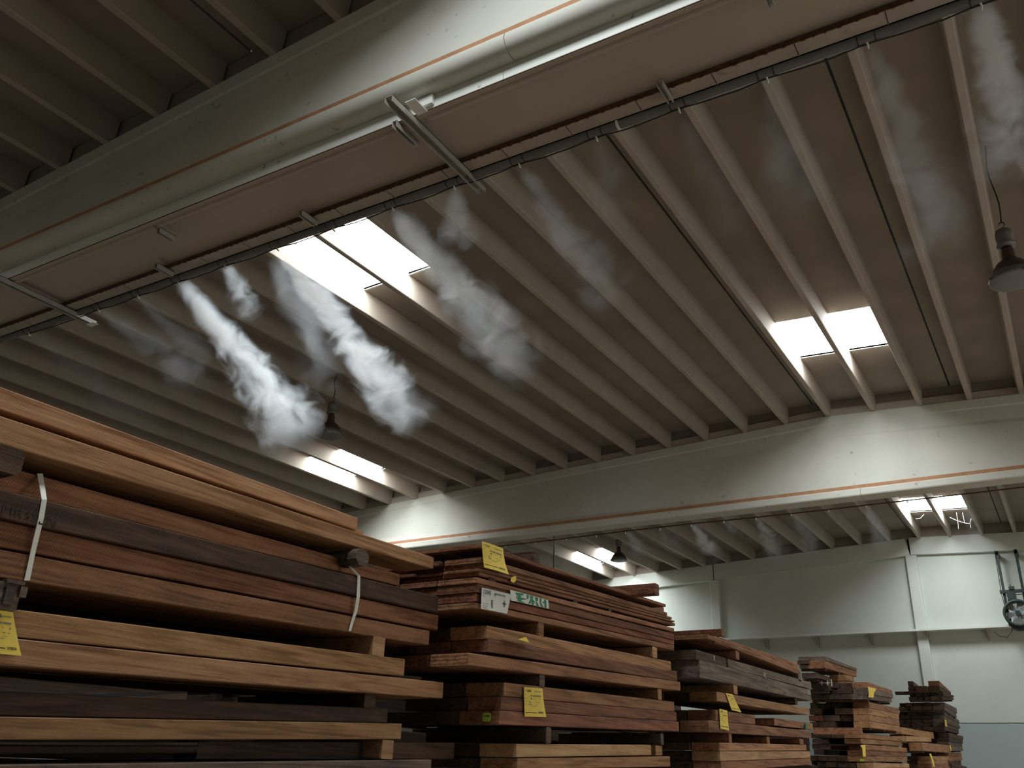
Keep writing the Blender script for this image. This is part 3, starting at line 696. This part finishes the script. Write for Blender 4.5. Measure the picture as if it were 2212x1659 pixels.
bC = bundle('three thick boards with a tag lying on them, middle of the second stack', group=G2, loc=bl(6.5, 2.4))
o_, g = faceboard(bC, M['tan'], X, (1052, 1351, 1380, 1449, 1429, 1449), .28); endboards(bC, ['dark', 'brick'], X-.29, g, [.0001, .28, -.05], yj=.02, mat='dark')
o_, g = faceboard(bC, M['brick'], X+.01, (1055, 1381, 1408, 1462, 1450, 1472), .28); endboards(bC, ['dark', 'brick'], X-.28, (g[0]-.05,)+g[1:], [.28, .3], yj=.05)
o_, g = faceboard(bC, M['red'], X+.015, (1012, 1410, 1437, 1469, 1473, 1492), .28); endboards(bC, ['dark', 'brick'], X-.28, g, [.26, .2, .26], yj=.1)
a = onX(1085, 1379, X+.01); 
mb = MB(); mb.add([a, a+Vector((.10, -.02, -.020)), a+Vector((.10, .30, -.016)), a+Vector((.0, .33, .0))], [(0, 1, 2, 3)]); mb.build('paper_tag', M['paper'], bC, label='curled tag seen edge-on')
mb = MB(); a2 = onX(1118, 1381, X+.02); mb.add([a2, a2+Vector((.0, .16, -.0)), a2+Vector((-.0, .11, .03))], [(0, 1, 2)]); mb.build('paper_tag', M['yellow'], bC, label='yellow tag corner')
block('pale bearer between the middle and lower bundles, near end of second stack', X-.0, (1166, 1177, 1450, 1485), mat='grey', grp='bearers of the second stack')
block('pale bearer between the middle and lower bundles, far end of second stack', X-.0, (1421, 1429, 1487, 1511), mat='pale', grp='bearers of the second stack')
bD = bundle('three thick boards with an upright yellow tag low in the second stack', group=G2, loc=bl(6.5, 2.1))
o_, g = faceboard(bD, M['tan'], X, (1089, 1474, 1504, 1456, 1516, 1537), .29); endboards(bD, ['dark'], X-.29, g, [.29, .3], yj=.02, mat='dark')
o_, g = faceboard(bD, M['brick'], X+.004, (1083, 1505, 1534, 1461, 1538, 1558), .25); endboards(bD, ['dark'], X-.26, g, [.26, .24, -.02], yj=.04, mat='dark')
o_, g = faceboard(bD, M['brick'], X+.008, (1079, 1535, 1565, 1466, 1559, 1580), .30); endboards(bD, ['brick', 'dark'], X-.30, g, [.30, .32], yj=.01, mat='dark')
paper_tag(bD, X+.010, ((1132, 1484), (1172, 1487), (1175, 1549), (1132, 1548)), M['yellow'], '15942', bow=.006)
strip_on(bD, M['lime'], X+.010, [(1045, 1544), (1057, 1543), (1059, 1545), (1059, 1554), (1057, 1556), (1047, 1556), (1044, 1559), (1044, 1546)], 'lime_tag', label='small lime green tag') if False else None
lt = empty('lime_tag', tuple(onY(1051, 1549, 5.05)), bD)
p = onY(1051, 1549, onX(1079, 1549, X).y-.05)
mb = MB(); mb.loft([[(p.x+.03*math.copysign(min(1, abs(math.cos(t_))*1.25), math.cos(t_)), y_, p.z+.026*math.copysign(min(1, abs(math.sin(t_))*1.25), math.sin(t_))) for t_ in [i*math.pi/8 for i in range(16)]] for y_ in (p.y, p.y+.002)])
COL.objects.unlink(lt); D.objects.remove(lt)
lo = mb.build('small_tag', M['lime'], bD, label='small lime green tag')
text(lo, 'DANZ', M['ink'], (p.x-.022, p.y-.002, p.z+.0), (1, 0, 0), (0, 0, 1), .018, 'printed_text')
block('grooved grey bearer below the tagged boards, near end of second stack', X-.0, (1180, 1191, 1570, 1606), mat='grey', grp='bearers of the second stack')
block('dull grey bearer below the tagged boards, far end of second stack', X-.03, (1427, 1433, 1583, 1609), mat='grey', grp='bearers of the second stack')
bE = bundle('two light tan boards at the bottom of the second stack', group=G2, loc=bl(6.5, 1.8))
o_, g = faceboard(bE, M['pale'], X, (1116, 1607, 1636, 1406, 1609, 1631), .28); endboards(bE, ['dark'], X-.29, g, [.28, .28], yj=.02, mat='dark')
o_, g = faceboard(bE, M['tan'], X, (1118, 1638, 1662, 1447, 1634, 1656), .28); endboards(bE, ['dark'], X-.29, g, [.28, .28], yj=.02, mat='dark')
faceboard(bE, M['tan'], X-.02, (1416, 1610, 1632, 1430, 1611, 1632), .1)
base(X, 5.4, 8.1, onX(1118, 1664, X).z, 0, 'lower courses of the second stack down to the floor', 'lower courses of the stacks')

# ============ stack 3
X = -3.05; G3 = 'timber bundles of the third stack'
def bl(y, z): return (X-.5, y, z)
cA = bundle('long orange-brown boards on top of the third stack', group=G3, loc=bl(10.5, 3.0))
o_, g = faceboard(cA, M['red'], X-.01, (1543, 1373, 1388, 1723, 1433, 1446), .26)
o_, g = faceboard(cA, M['red'], X+.0, (1529, 1371, 1379, 1728, 1448, 1457), .34); endboards(cA, ['dark'], X-.34, g, [.3, .35], yj=.02, mat='brick')
faceboard(cA, M['brick'], X-.05, (1641, 1404, 1416, 1676, 1416, 1428), .2)
block('dark red cross beam lying on the near end of the third stack', X-.03, (1558, 1563, 1358, 1373), mat='brick', L=.75, chamf=.004, grp='cross beams on top of the stacks')
block('brown bearer end under the top boards of the third stack, near end', X-.0, (1589, 1596, 1405, 1423), mat='red', grp='bearers of the third stack')
block('dark bearer end under the top boards of the third stack, far end', X-.0, (1724, 1729, 1454, 1470), mat='grey', grp='bearers of the third stack')
cB = bundle('weathered dark boards with white chalk marks in the third stack', group=G3, loc=bl(10.5, 2.8))
o_, g = faceboard(cB, M['dark'], X, (1503, 1403, 1424, 1568, 1422, 1441), .3); endboards(cB, ['dark'], X-.3, g, [.25], mat='dark')
o_, g = faceboard(cB, M['grey'], X, (1572, 1423, 1442, 1750, 1474, 1488), .3); endboards(cB, ['dark'], X-.3, g, [.3, .3], mat='dark')
o_, g = faceboard(cB, M['grey'], X+.01, (1511, 1425, 1444, 1744, 1489, 1501), .3); endboards(cB, ['dark'], X-.3, g, [.3, .3], mat='dark')
o_, g = faceboard(cB, M['grey'], X+.01, (1511, 1444, 1463, 1752, 1501, 1514), .3); endboards(cB, ['dark'], X-.3, g, [.3, .3], mat='dark')
text(cB, 'K', M['chalk'], onX(1542, 1426, X+.002), (0, 1, -.1), (0, 0, 1), .07, 'chalk_mark')
text(cB, 'UC', M['chalk'], onX(1650, 1461, X+.012), (0, 1, -.1), (0, 0, 1), .07, 'chalk_mark')
block('tan bearer end under the chalk marked boards, near end', X-.0, (1584, 1592, 1476, 1498), mat='pale', grp='bearers of the third stack')
block('dark bearer end under the chalk marked boards, far end', X-.0, (1717, 1722, 1508, 1521), mat='dark', grp='bearers of the third stack')
cC = bundle('single tan board with a slanting yellow tag in the third stack', group=G3, loc=bl(10.5, 2.5))
o_, g = faceboard(cC, M['tan'], X, (1548, 1494, 1514, 1746, 1530, 1544), .28); endboards(cC, ['dark'], X-.28, g, [.28, .2], mat='dark')
paper_tag(cC, X+.006, ((1568, 1497), (1583, 1500), (1599, 1539), (1580, 1534)), M['yellow'], '15951', bow=.004)
cD = bundle('offset brown boards with an upright yellow tag in the third stack', group=G3, loc=bl(10.5, 2.3))
o_, g = faceboard(cD, M['brick'], X, (1545, 1533, 1557, 1630, 1545, 1565), .28); endboards(cD, ['dark'], X-.30, g, [.28, .3], yj=.03, mat='dark')
o_, g = faceboard(cD, M['red'], X-.01, (1672, 1551, 1567, 1755, 1562, 1576), .28)
o_, g = faceboard(cD, M['red'], X+.004, (1530, 1556, 1581, 1751, 1579, 1594), .28); endboards(cD, ['dark'], X-.29, g, [.26, .28], yj=.03, mat='dark')
paper_tag(cD, X+.010, ((1554, 1531), (1571, 1535), (1573, 1578), (1556, 1574)), M['yellow'], '15952', bow=.003)
strip_on(cD, M['green'], X+.004, [(1740, 1561), (1744, 1562), (1745, 1575), (1740, 1575)], 'green_mark', label='green paint mark')
for i, q in enumerate(((1574, 1580, 1583, 1605), (1656, 1662, 1591, 1606), (1727, 1735, 1596, 1607))):
    block(('bearer end under the upright tag boards, nearest of three on the third stack', 'middle bearer end of three below the offset boards', 'far bearer end of three below the offset boards')[i], X-.01, q, mat='red', grp='bearers of the third stack')
cE = bundle('smooth pale boards at the bottom of the third stack', group=G3, loc=bl(10.5, 2.0))
o_, g = faceboard(cE, M['tan'], X, (1554, 1604, 1622, 1741, 1609, 1621), .28); endboards(cE, ['dark'], X-.29, g, [.28, .3], mat='dark')
o_, g = faceboard(cE, M['pale'], X+.005, (1555, 1623, 1644, 1749, 1623, 1637), .28); endboards(cE, ['dark'], X-.29, g, [.28, .3], mat='dark')
o_, g = faceboard(cE, M['red'], X, (1557, 1645, 1665, 1750, 1638, 1652), .28); endboards(cE, ['dark'], X-.29, g, [.28, .3], mat='dark')
base(X, 9.1, 12.4, onX(1557, 1668, X).z, 0, 'lower courses of the third stack down to the floor', 'lower courses of the stacks')

# ============ farther stacks : bundles given by their near corner
def far_bundle(lab, grp, Yc, cx, yt, yb, xr, ytr, ybr, n, left, mats=('tan', 'red'), emats=('dark',), rag=0.0, jit=.06, gap=.03):
    """cx,yt,yb near corner pixels on plane y=Yc ; xr.. far end pixels; left = leftmost pixel of the end faces"""
    Xf = onY(cx, (yt+yb)/2, Yc).x; xl = onY(left, (yt+yb)/2, Yc).x
    b = bundle(lab, group=grp, loc=(Xf-.4, Yc+1.5, onX(cx, yb, Xf).z))
    for i in range(n):
        f0, f1 = i/n, (i+.93)/n
        a = onX(cx, yt+(yb-yt)*f0, Xf); a2 = onX(cx, yt+(yb-yt)*f1, Xf); c1 = onX(xr, ytr+(ybr-ytr)*f0, Xf); c2 = onX(xr, ytr+(ybr-ytr)*f1, Xf)
        dy0, dy1 = random.uniform(-jit, jit), random.uniform(-jit*2.5, jit)
        board(b, M[random.choice(mats)], Xf+random.uniform(-.02, .005), [(a.y+dy0, a.z, a2.z), (c1.y+dy1, c1.z, c2.z)], .26)
        x = Xf-.27
        while x-.12 > xl:
            w = min(random.choice((.16, .22, .27, .3)), x-xl)
            if random.random() > rag:
                d = random.uniform(-jit*1.6, jit*1.6)
                board(b, M[random.choice(emats)], x, [(a.y+d, a.z-random.uniform(0, .01), a2.z), (c1.y-random.uniform(0, .3), c1.z, c2.z)], w-.008)
            x -= w
    za = onX(cx, yb, Xf); zl = onX(xr, ybr, Xf)
    if gap:
        for f_ in (.04, .45, .86):
            yy = za.y+(zl.y-za.y)*f_; zz = za.z+(zl.z-za.z)*f_
            MB().box(xl+.03, Xf-.02, yy, yy+.1, zz-gap, zz-.002).build('sticker', M['dark'], b)
    return b, Xf
G4 = 'timber bundles of the fourth stack'
far_bundle('loose grey-brown boards heaped on the very top of the fourth stack', G4, 16.2, 1782, 1417, 1443, 1850, 1443, 1462, 3, 1723, ('red', 'grey'), ('grey', 'dark'), .12)
far_bundle('board with a white number mark under the loose heap, fourth stack', G4, 16.3, 1768, 1454, 1466, 1806, 1468, 1476, 1, 1728, ('grey',), ('dark',))
far_bundle('short tan boards behind the loose heap on the fourth stack', G4, 17.2, 1828, 1457, 1484, 1848, 1463, 1486, 2, 1800, ('tan',), ('red', 'dark'))
b_, Xf = far_bundle('dark beams with white tally marks in the fourth stack', G4, 16.5, 1790, 1470, 1493, 1840, 1478, 1494, 1, 1750, ('dark',), ('dark',))
text(b_, '++I', M['chalk'], onY(1770, 1483, 16.4), (1, 0, 0), (0, 0, 1), .16, 'chalk_mark')
b_, Xf = far_bundle('upper weathered bundle with a torn yellow tag at its corner, fourth stack', G4, 16.8, 1875, 1473, 1511, 1930, 1492, 1518, 3, 1748, ('grey', 'red'), ('dark',))
strip_on(b_, M['yellow'], Xf+.012, [(1874, 1483), (1893, 1488), (1888, 1497), (1887, 1507), (1876, 1506), (1877, 1498)], 'paper_tag', label='torn yellow tag')
b_, Xf = far_bundle('tall smooth tan bundle in the middle of the fourth stack', G4, 16.8, 1879, 1516, 1572, 1945, 1531, 1581, 4, 1748, ('tan',), ('dark', 'dark', 'brick'), .1)
g4 = onY(1859, 1571, 16.3)
p0 = onY(1756, 1575, 16.3); mb = MB(); mb.box(p0.x, g4.x, 16.3, 16.42, onY(1800, 1586, 16.3).z, onY(1800, 1572, 16.3).z)
mb.build('bearer', M['red'], None, origin=((p0.x+g4.x)/2, 16.36, g4.z), label='reddish cross board on the near end of the fourth stack', cat='bearer', group='bearers of the fourth stack')
b_, Xf = far_bundle('two light tan boards above the lower tag of the fourth stack', G4, 16.5, 1860, 1583, 1607, 1953, 1594, 1612, 2, 1748, ('pale', 'tan'), ('dark',), .15)
b_, Xf = far_bundle('thick red-tan bundle with a folded yellow tag low in the fourth stack', G4, 16.6, 1868, 1608, 1646, 1961, 1616, 1646, 3, 1748, ('red', 'tan'), ('dark',), .05)
strip_on(b_, M['yellow'], Xf+.012, [(1858, 1610), (1869, 1609), (1870, 1634), (1864, 1634), (1863, 1617)], 'paper_tag', label='folded yellow tag')
pe = onY(1862, 1642, 16.45); MB().box(pe.x-.03, pe.x+.03, 16.44, 16.445, pe.z-.02, pe.z+.02).build('small_tag', M['lime'], b_, label='small lime tag')
b_, Xf = far_bundle('lowest visible bundle of the fourth stack', G4, 16.5, 1885, 1648, 1672, 1965, 1650, 1668, 2, 1748, ('pale', 'red'), ('dark',), .1)
base(Xf, 16.7, 19.6, 2.0, 0, 'lower courses of the fourth stack down to the floor', 'lower courses of the stacks')
G5 = 'timber bundles of the fifth stack'
far_bundle('thick tan board on top of the fifth stack', G5, 20.6, 1948, 1571, 1586, 2018, 1583, 1597, 1, 1915, ('tan',), ('dark',))
far_bundle('shorter tan board under the top one of the fifth stack', G5, 20.4, 1958, 1590, 1602, 2013, 1592, 1603, 1, 1915, ('pale',), ('dark', 'red'), .2)
far_bundle('wide tan boards in the middle of the fifth stack', G5, 20.9, 1994, 1604, 1623, 2052, 1610, 1627, 1, 1945, ('tan',), ('dark',))
b_, Xf = far_bundle('lower tan bundle with a hanging yellow tag, fifth stack', G5, 21.6, 2012, 1634, 1660, 2050, 1634, 1660, 3, 1958, ('tan', 'red'), ('dark',), .05)
strip_on(b_, M['yellow'], Xf+.05, [(2007, 1628), (2011, 1628), (2017, 1645), (2019, 1657), (2016, 1655), (2012, 1640)], 'paper_tag', label='narrow yellow tag')
base(Xf, 21.8, 24.6, 1.95, 0, 'lower courses of the fifth stack down to the floor', 'lower courses of the stacks')
G6 = 'timber bundles of the farthest stack'
Y6 = 25.4
b_, Xf = far_bundle('ragged dark boards on top of the farthest stack', G6, Y6, 2028, 1470, 1492, 2054, 1494, 1500, 2, 1960, ('dark', 'red'), ('dark',), .35, jit=.1)
far_bundle('dark bundle with one board sticking out left, farthest stack', G6, Y6, 2037, 1495, 1513, 2061, 1503, 1512, 2, 1962, ('red', 'dark'), ('dark',), .05)
pA = onY(1933, 1494, Y6+.1); pB = onY(1970, 1500, Y6+.1); MB().box(pA.x, pB.x+.3, Y6+.1, Y6+.2, pB.z, pA.z).build('bearer', M['dark'], None, origin=(pA.x+.3, Y6+.15, pA.z), label='thin dark batten jutting left from the farthest stack', cat='bearer', group='bearers of the farthest stack')
far_bundle('wide dark bundle just above the white gap, farthest stack', G6, Y6, 2039, 1517, 1534, 2066, 1530, 1552, 2, 1940, ('grey', 'dark'), ('dark',), .02)
b_, Xf = far_bundle('dark bundle with a small yellow tag, farthest stack', G6, Y6, 2041, 1537, 1578, 2073, 1556, 1586, 5, 1930, ('red', 'dark', 'grey'), ('dark',), .02)
strip_on(b_, M['yellow'], Xf+.02, [(2040, 1554), (2044, 1556), (2046, 1570), (2042, 1569)], 'paper_tag', label='small yellow tag')
b_, Xf = far_bundle('lower dark bundle with a thin yellow tag, farthest stack', G6, Y6, 2050, 1583, 1622, 2080, 1590, 1622, 4, 1960, ('grey', 'dark'), ('dark',), .02)
strip_on(b_, M['yellow'], Xf+.02, [(2051, 1609), (2053, 1610), (2056, 1622), (2053, 1622)], 'paper_tag', label='thin yellow tag')
far_bundle('lowest visible dark bundle of the farthest stack', G6, Y6, 2050, 1626, 1664, 2078, 1626, 1660, 4, 1965, ('dark', 'red'), ('dark',), .02)
base(Xf, Y6+.1, 28.6, 2.2, 0, 'lower courses of the farthest stack down to the floor', 'lower courses of the stacks', ('dark',))

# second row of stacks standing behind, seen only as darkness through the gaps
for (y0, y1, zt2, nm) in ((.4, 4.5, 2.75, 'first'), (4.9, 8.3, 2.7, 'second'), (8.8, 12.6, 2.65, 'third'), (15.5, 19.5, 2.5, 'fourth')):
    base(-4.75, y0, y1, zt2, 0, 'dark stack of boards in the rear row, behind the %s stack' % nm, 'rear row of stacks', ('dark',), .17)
# cobwebs under the far right roof lights
wbs = empty('cobweb', tuple(onY(2080, 1130, 27.2)), label='dusty cobweb threads hanging under the far right roof lights', cat='cobweb')
for ps in (((2066, 1107), (2069, 1127), (2071, 1143)), ((2079, 1107), (2084, 1130)), ((2084, 1130), (2095, 1131), (2097, 1140)), ((2095, 1131), (2098, 1120)), ((2052, 1118), (2066, 1124), (2084, 1130)), ((1978, 1121), (1988, 1120), (1996, 1111))):
    MB().tube([onY(px_, py_, 26.6) for px_, py_ in ps], .006, 5).build('thread', M['web'], wbs)

# ------------------------------------------------------------------ mist
def mist(label, A, B, r0, r1, dens, scale=3.2, seed=0, lo=.42, hi=.68, pw=1.0, bend=(0, 0, 0)):
    A, B = Vector(A), Vector(B); ax = B-A; Ln = ax.length
    m = D.materials.new('mist_%d' % seed); m.use_nodes = True; nt = m.node_tree; nt.nodes.clear(); N = nt.nodes.new; L = nt.links.new
    out = N('ShaderNodeOutputMaterial'); vs = N('ShaderNodeVolumeScatter'); vs.inputs['Color'].default_value = (.88, .95, 1, 1); vs.inputs['Anisotropy'].default_value = .45
    L(vs.outputs[0], out.inputs['Volume'])
    tc = N('ShaderNodeTexCoord'); sx = N('ShaderNodeSeparateXYZ'); L(tc.outputs['Object'], sx.inputs[0])
    def mth(op, a, b=None, c=None, clamp=False):
        n = N('ShaderNodeMath'); n.operation = op; n.use_clamp = clamp
        for i, v in enumerate((a, b, c)):
            if v is None: continue
            if isinstance(v, (int, float)): n.inputs[i].default_value = v
            else: L(v, n.inputs[i])
        return n.outputs[0]
    t = mth('DIVIDE', sx.outputs[2], Ln, clamp=True)
    # billowing axis
    mpp = N('ShaderNodeMapping'); mpp.inputs['Location'].default_value = (seed*3.7, seed*1.9, seed*5.1); L(tc.outputs['Object'], mpp.inputs[0])
    n0 = N('ShaderNodeTexNoise'); n0.inputs['Scale'].default_value = 1.3; n0.inputs['Detail'].default_value = 1; L(mpp.outputs[0], n0.inputs['Vector'])
    wob = N('ShaderNodeVectorMath'); wob.operation = 'SUBTRACT'; L(n0.outputs['Color'], wob.inputs[0]); wob.inputs[1].default_value = (.5, .5, .5)
    wsc = N('ShaderNodeVectorMath'); wsc.operation = 'SCALE'; L(wob.outputs[0], wsc.inputs[0]); L(mth('MULTIPLY', t, r1*1.4), wsc.inputs['Scale'])
    s2 = N('ShaderNodeSeparateXYZ'); L(wsc.outputs[0], s2.inputs[0])
    px_ = mth('ADD', sx.outputs[0], s2.outputs[0]); py_ = mth('ADD', sx.outputs[1], s2.outputs[1])
    rr = mth('SQRT', mth('ADD', mth('MULTIPLY', px_, px_), mth('MULTIPLY', py_, py_)))
    R = mth('MULTIPLY_ADD', mth('POWER', t, .8), (r1-r0)*.86, r0*.7)
    q = mth('DIVIDE', rr, R)
    n1 = N('ShaderNodeTexNoise'); n1.inputs['Scale'].default_value = scale; n1.inputs['Detail'].default_value = 6; n1.inputs['Roughness'].default_value = .62; n1.inputs['Distortion'].default_value = 1.0
    L(mpp.outputs[0], n1.inputs['Vector'])
    # noise eats into the rim
    nn = mth('MULTIPLY_ADD', mth('SUBTRACT', n1.outputs['Fac'], .5), 5.6, 0)
    edge = mth('ADD', mth('SUBTRACT', 1.0, mth('POWER', q, 1.3)), mth('MULTIPLY', nn, mth('MULTIPLY_ADD', t, .9, .25)))
    mr = N('ShaderNodeMapRange'); mr.interpolation_type = 'SMOOTHSTEP'; mr.inputs['From Min'].default_value = .0; mr.inputs['From Max'].default_value = 1.15
    L(edge, mr.inputs['Value'])
    rim = mth('MULTIPLY', mth('SUBTRACT', 1.15, mth('DIVIDE', mth('SQRT', mth('ADD', mth('MULTIPLY', sx.outputs[0], sx.outputs[0]), mth('MULTIPLY', sx.outputs[1], sx.outputs[1]))), mth('MULTIPLY_ADD', t, r1-r0, r0))), 5.0, clamp=True)
    fade = mth('MULTIPLY', mth('SUBTRACT', 1.0, mth('POWER', t, 2.2)), mth('MULTIPLY', t, 14.0, clamp=True))
    conc = mth('POWER', mth('DIVIDE', r0, R), .9)
    d = mth('MULTIPLY', mth('MULTIPLY', mth('MULTIPLY', mr.outputs[0], rim), fade), mth('MULTIPLY', conc, dens*.6))
    L(d, vs.inputs['Density'])
    try: m.cycles.volume_step_rate = .45
    except Exception: pass
    mb = MB(); n = 14; rings = []
    for i in range(9):
        tt = i/8; R_ = (r0+(r1-r0)*tt)*1.12
        if i == 8: R_ *= .55
        rings.append([(R_*math.cos(2*math.pi*k/n), R_*math.sin(2*math.pi*k/n), Ln*tt) for k in range(n)])
    mb.loft(rings, True); o = mb.build('mist_plume', m, None, label=label, cat='mist', group='mist plumes from the nozzles', kind='stuff')
    o.matrix_world = Matrix.Translation(A) @ ax.to_track_quat('Z', 'Y').to_matrix().to_4x4()
    return o
def P(x_, y_, z_): return (x_, y_, z_+H)
mist('thick white mist plume drifting down left of the brightest roof light', P(-7.66, 5.46, 4.87), P(-7.62, 7.6, 3.70), .13, .50, 26.40, 3.0, 1)
mist('curl of mist rising beside the nozzle above the thick plume', P(-6.95, 5.46, 4.86), P(-7.1, 6.0, 4.55), .10, .25, 12.00, 5.0, 2)
mist('thick white mist plume streaming below the brightest roof light', P(-6.22, 5.46, 4.87), P(-6.05, 7.9, 3.75), .12, .42, 26.40, 3.0, 3)
mist('hazy mist drifting left of the central plume', P(-6.3, 5.5, 4.8), P(-6.7, 7.0, 4.05), .15, .40, 2.11, 2.6, 4)
mist('broad mist plume to the right of the brightest roof light', P(-4.72, 5.46, 4.86), P(-4.55, 7.7, 4.05), .12, .48, 14.28, 3.0, 5)
mist('small curl of mist at the pipe beside the long channel', P(-4.02, 5.46, 4.86), P(-4.35, 6.0, 4.6), .10, .3, 9.60, 5.0, 6)
mist('thin slanting mist plume right of the long channel', P(-3.34, 5.46, 4.86), P(-3.2, 7.2, 4.25), .08, .34, 8.64, 3.5, 7)
mist('short puff of mist above the middle of the pipe', P(-2.60, 5.46, 4.86), P(-2.75, 6.2, 4.4), .10, .32, 2.64, 4.0, 8)
mist('faint vertical mist plume under the white pipe clamp', P(-1.88, 5.46, 4.86), P(-1.75, 6.5, 4.2), .06, .3, 2.40, 3.5, 9)
mist('faint mist cloud under the upper right part of the pipe', P(-1.18, 5.46, 4.9), P(-1.25, 6.6, 4.2), .10, .45, 2.72, 3.0, 10)
mist('long mist plume near the right side of the ceiling', P(-.46, 5.46, 4.87), P(-.30, 8.2, 4.6), .08, .48, 7.13, 3.0, 11)
mist('bright mist plume at the top right corner', P(.27, 5.46, 4.9), P(.25, 6.9, 4.45), .14, .30, 18.82, 3.5, 12)
mist('faint mist streak at the far left nozzle', P(-9.05, 5.46, 4.86), P(-8.8, 7.0, 4.4), .08, .38, 4.32, 3.0, 13)
mist('very faint mist under the left end of the pipe', P(-8.35, 5.46, 4.86), P(-8.3, 6.6, 4.35), .05, .3, 2.40, 3.0, 14)
mist('faint mist veil at the left edge of the ceiling', P(-10.4, 5.46, 4.86), P(-10.2, 7.4, 4.3), .08, .45, 2.88, 3.0, 15)
far = [(-7.86, .5, 4.5, 'far mist puff beside the small lamp'), (-6.34, .75, 12, 'brightest far mist puff under the middle roof beam'), (-4.98, .8, 4, 'narrow far mist plume right of the brightest far puff'),
       (-7.1, .55, 2.0, 'faint far mist between the lamp and the brightest puff'), (-4.25, .9, 1.6, 'faint far mist streak left of the far right roof lights'), (-2.85, .9, 2.0, 'faint far mist beside the far right roof lights'), (-9.7, .7, 1.5, 'faint far mist behind the yellow tag'), (-5.65, .4, 2.2, 'tiny far mist dab at the pipe'),
       (-1.2, 1.2, 1.6, 'faint far mist right of the far right roof lights')]
for i, (x_, l_, d_, lab) in enumerate(far):
    mist(lab, P(x_, 17.8, 4.97), P(x_+.10, 17.8+l_*1.3, 4.97-l_*.75), .09, .34, d_*2.4, 3.6, 20+i)
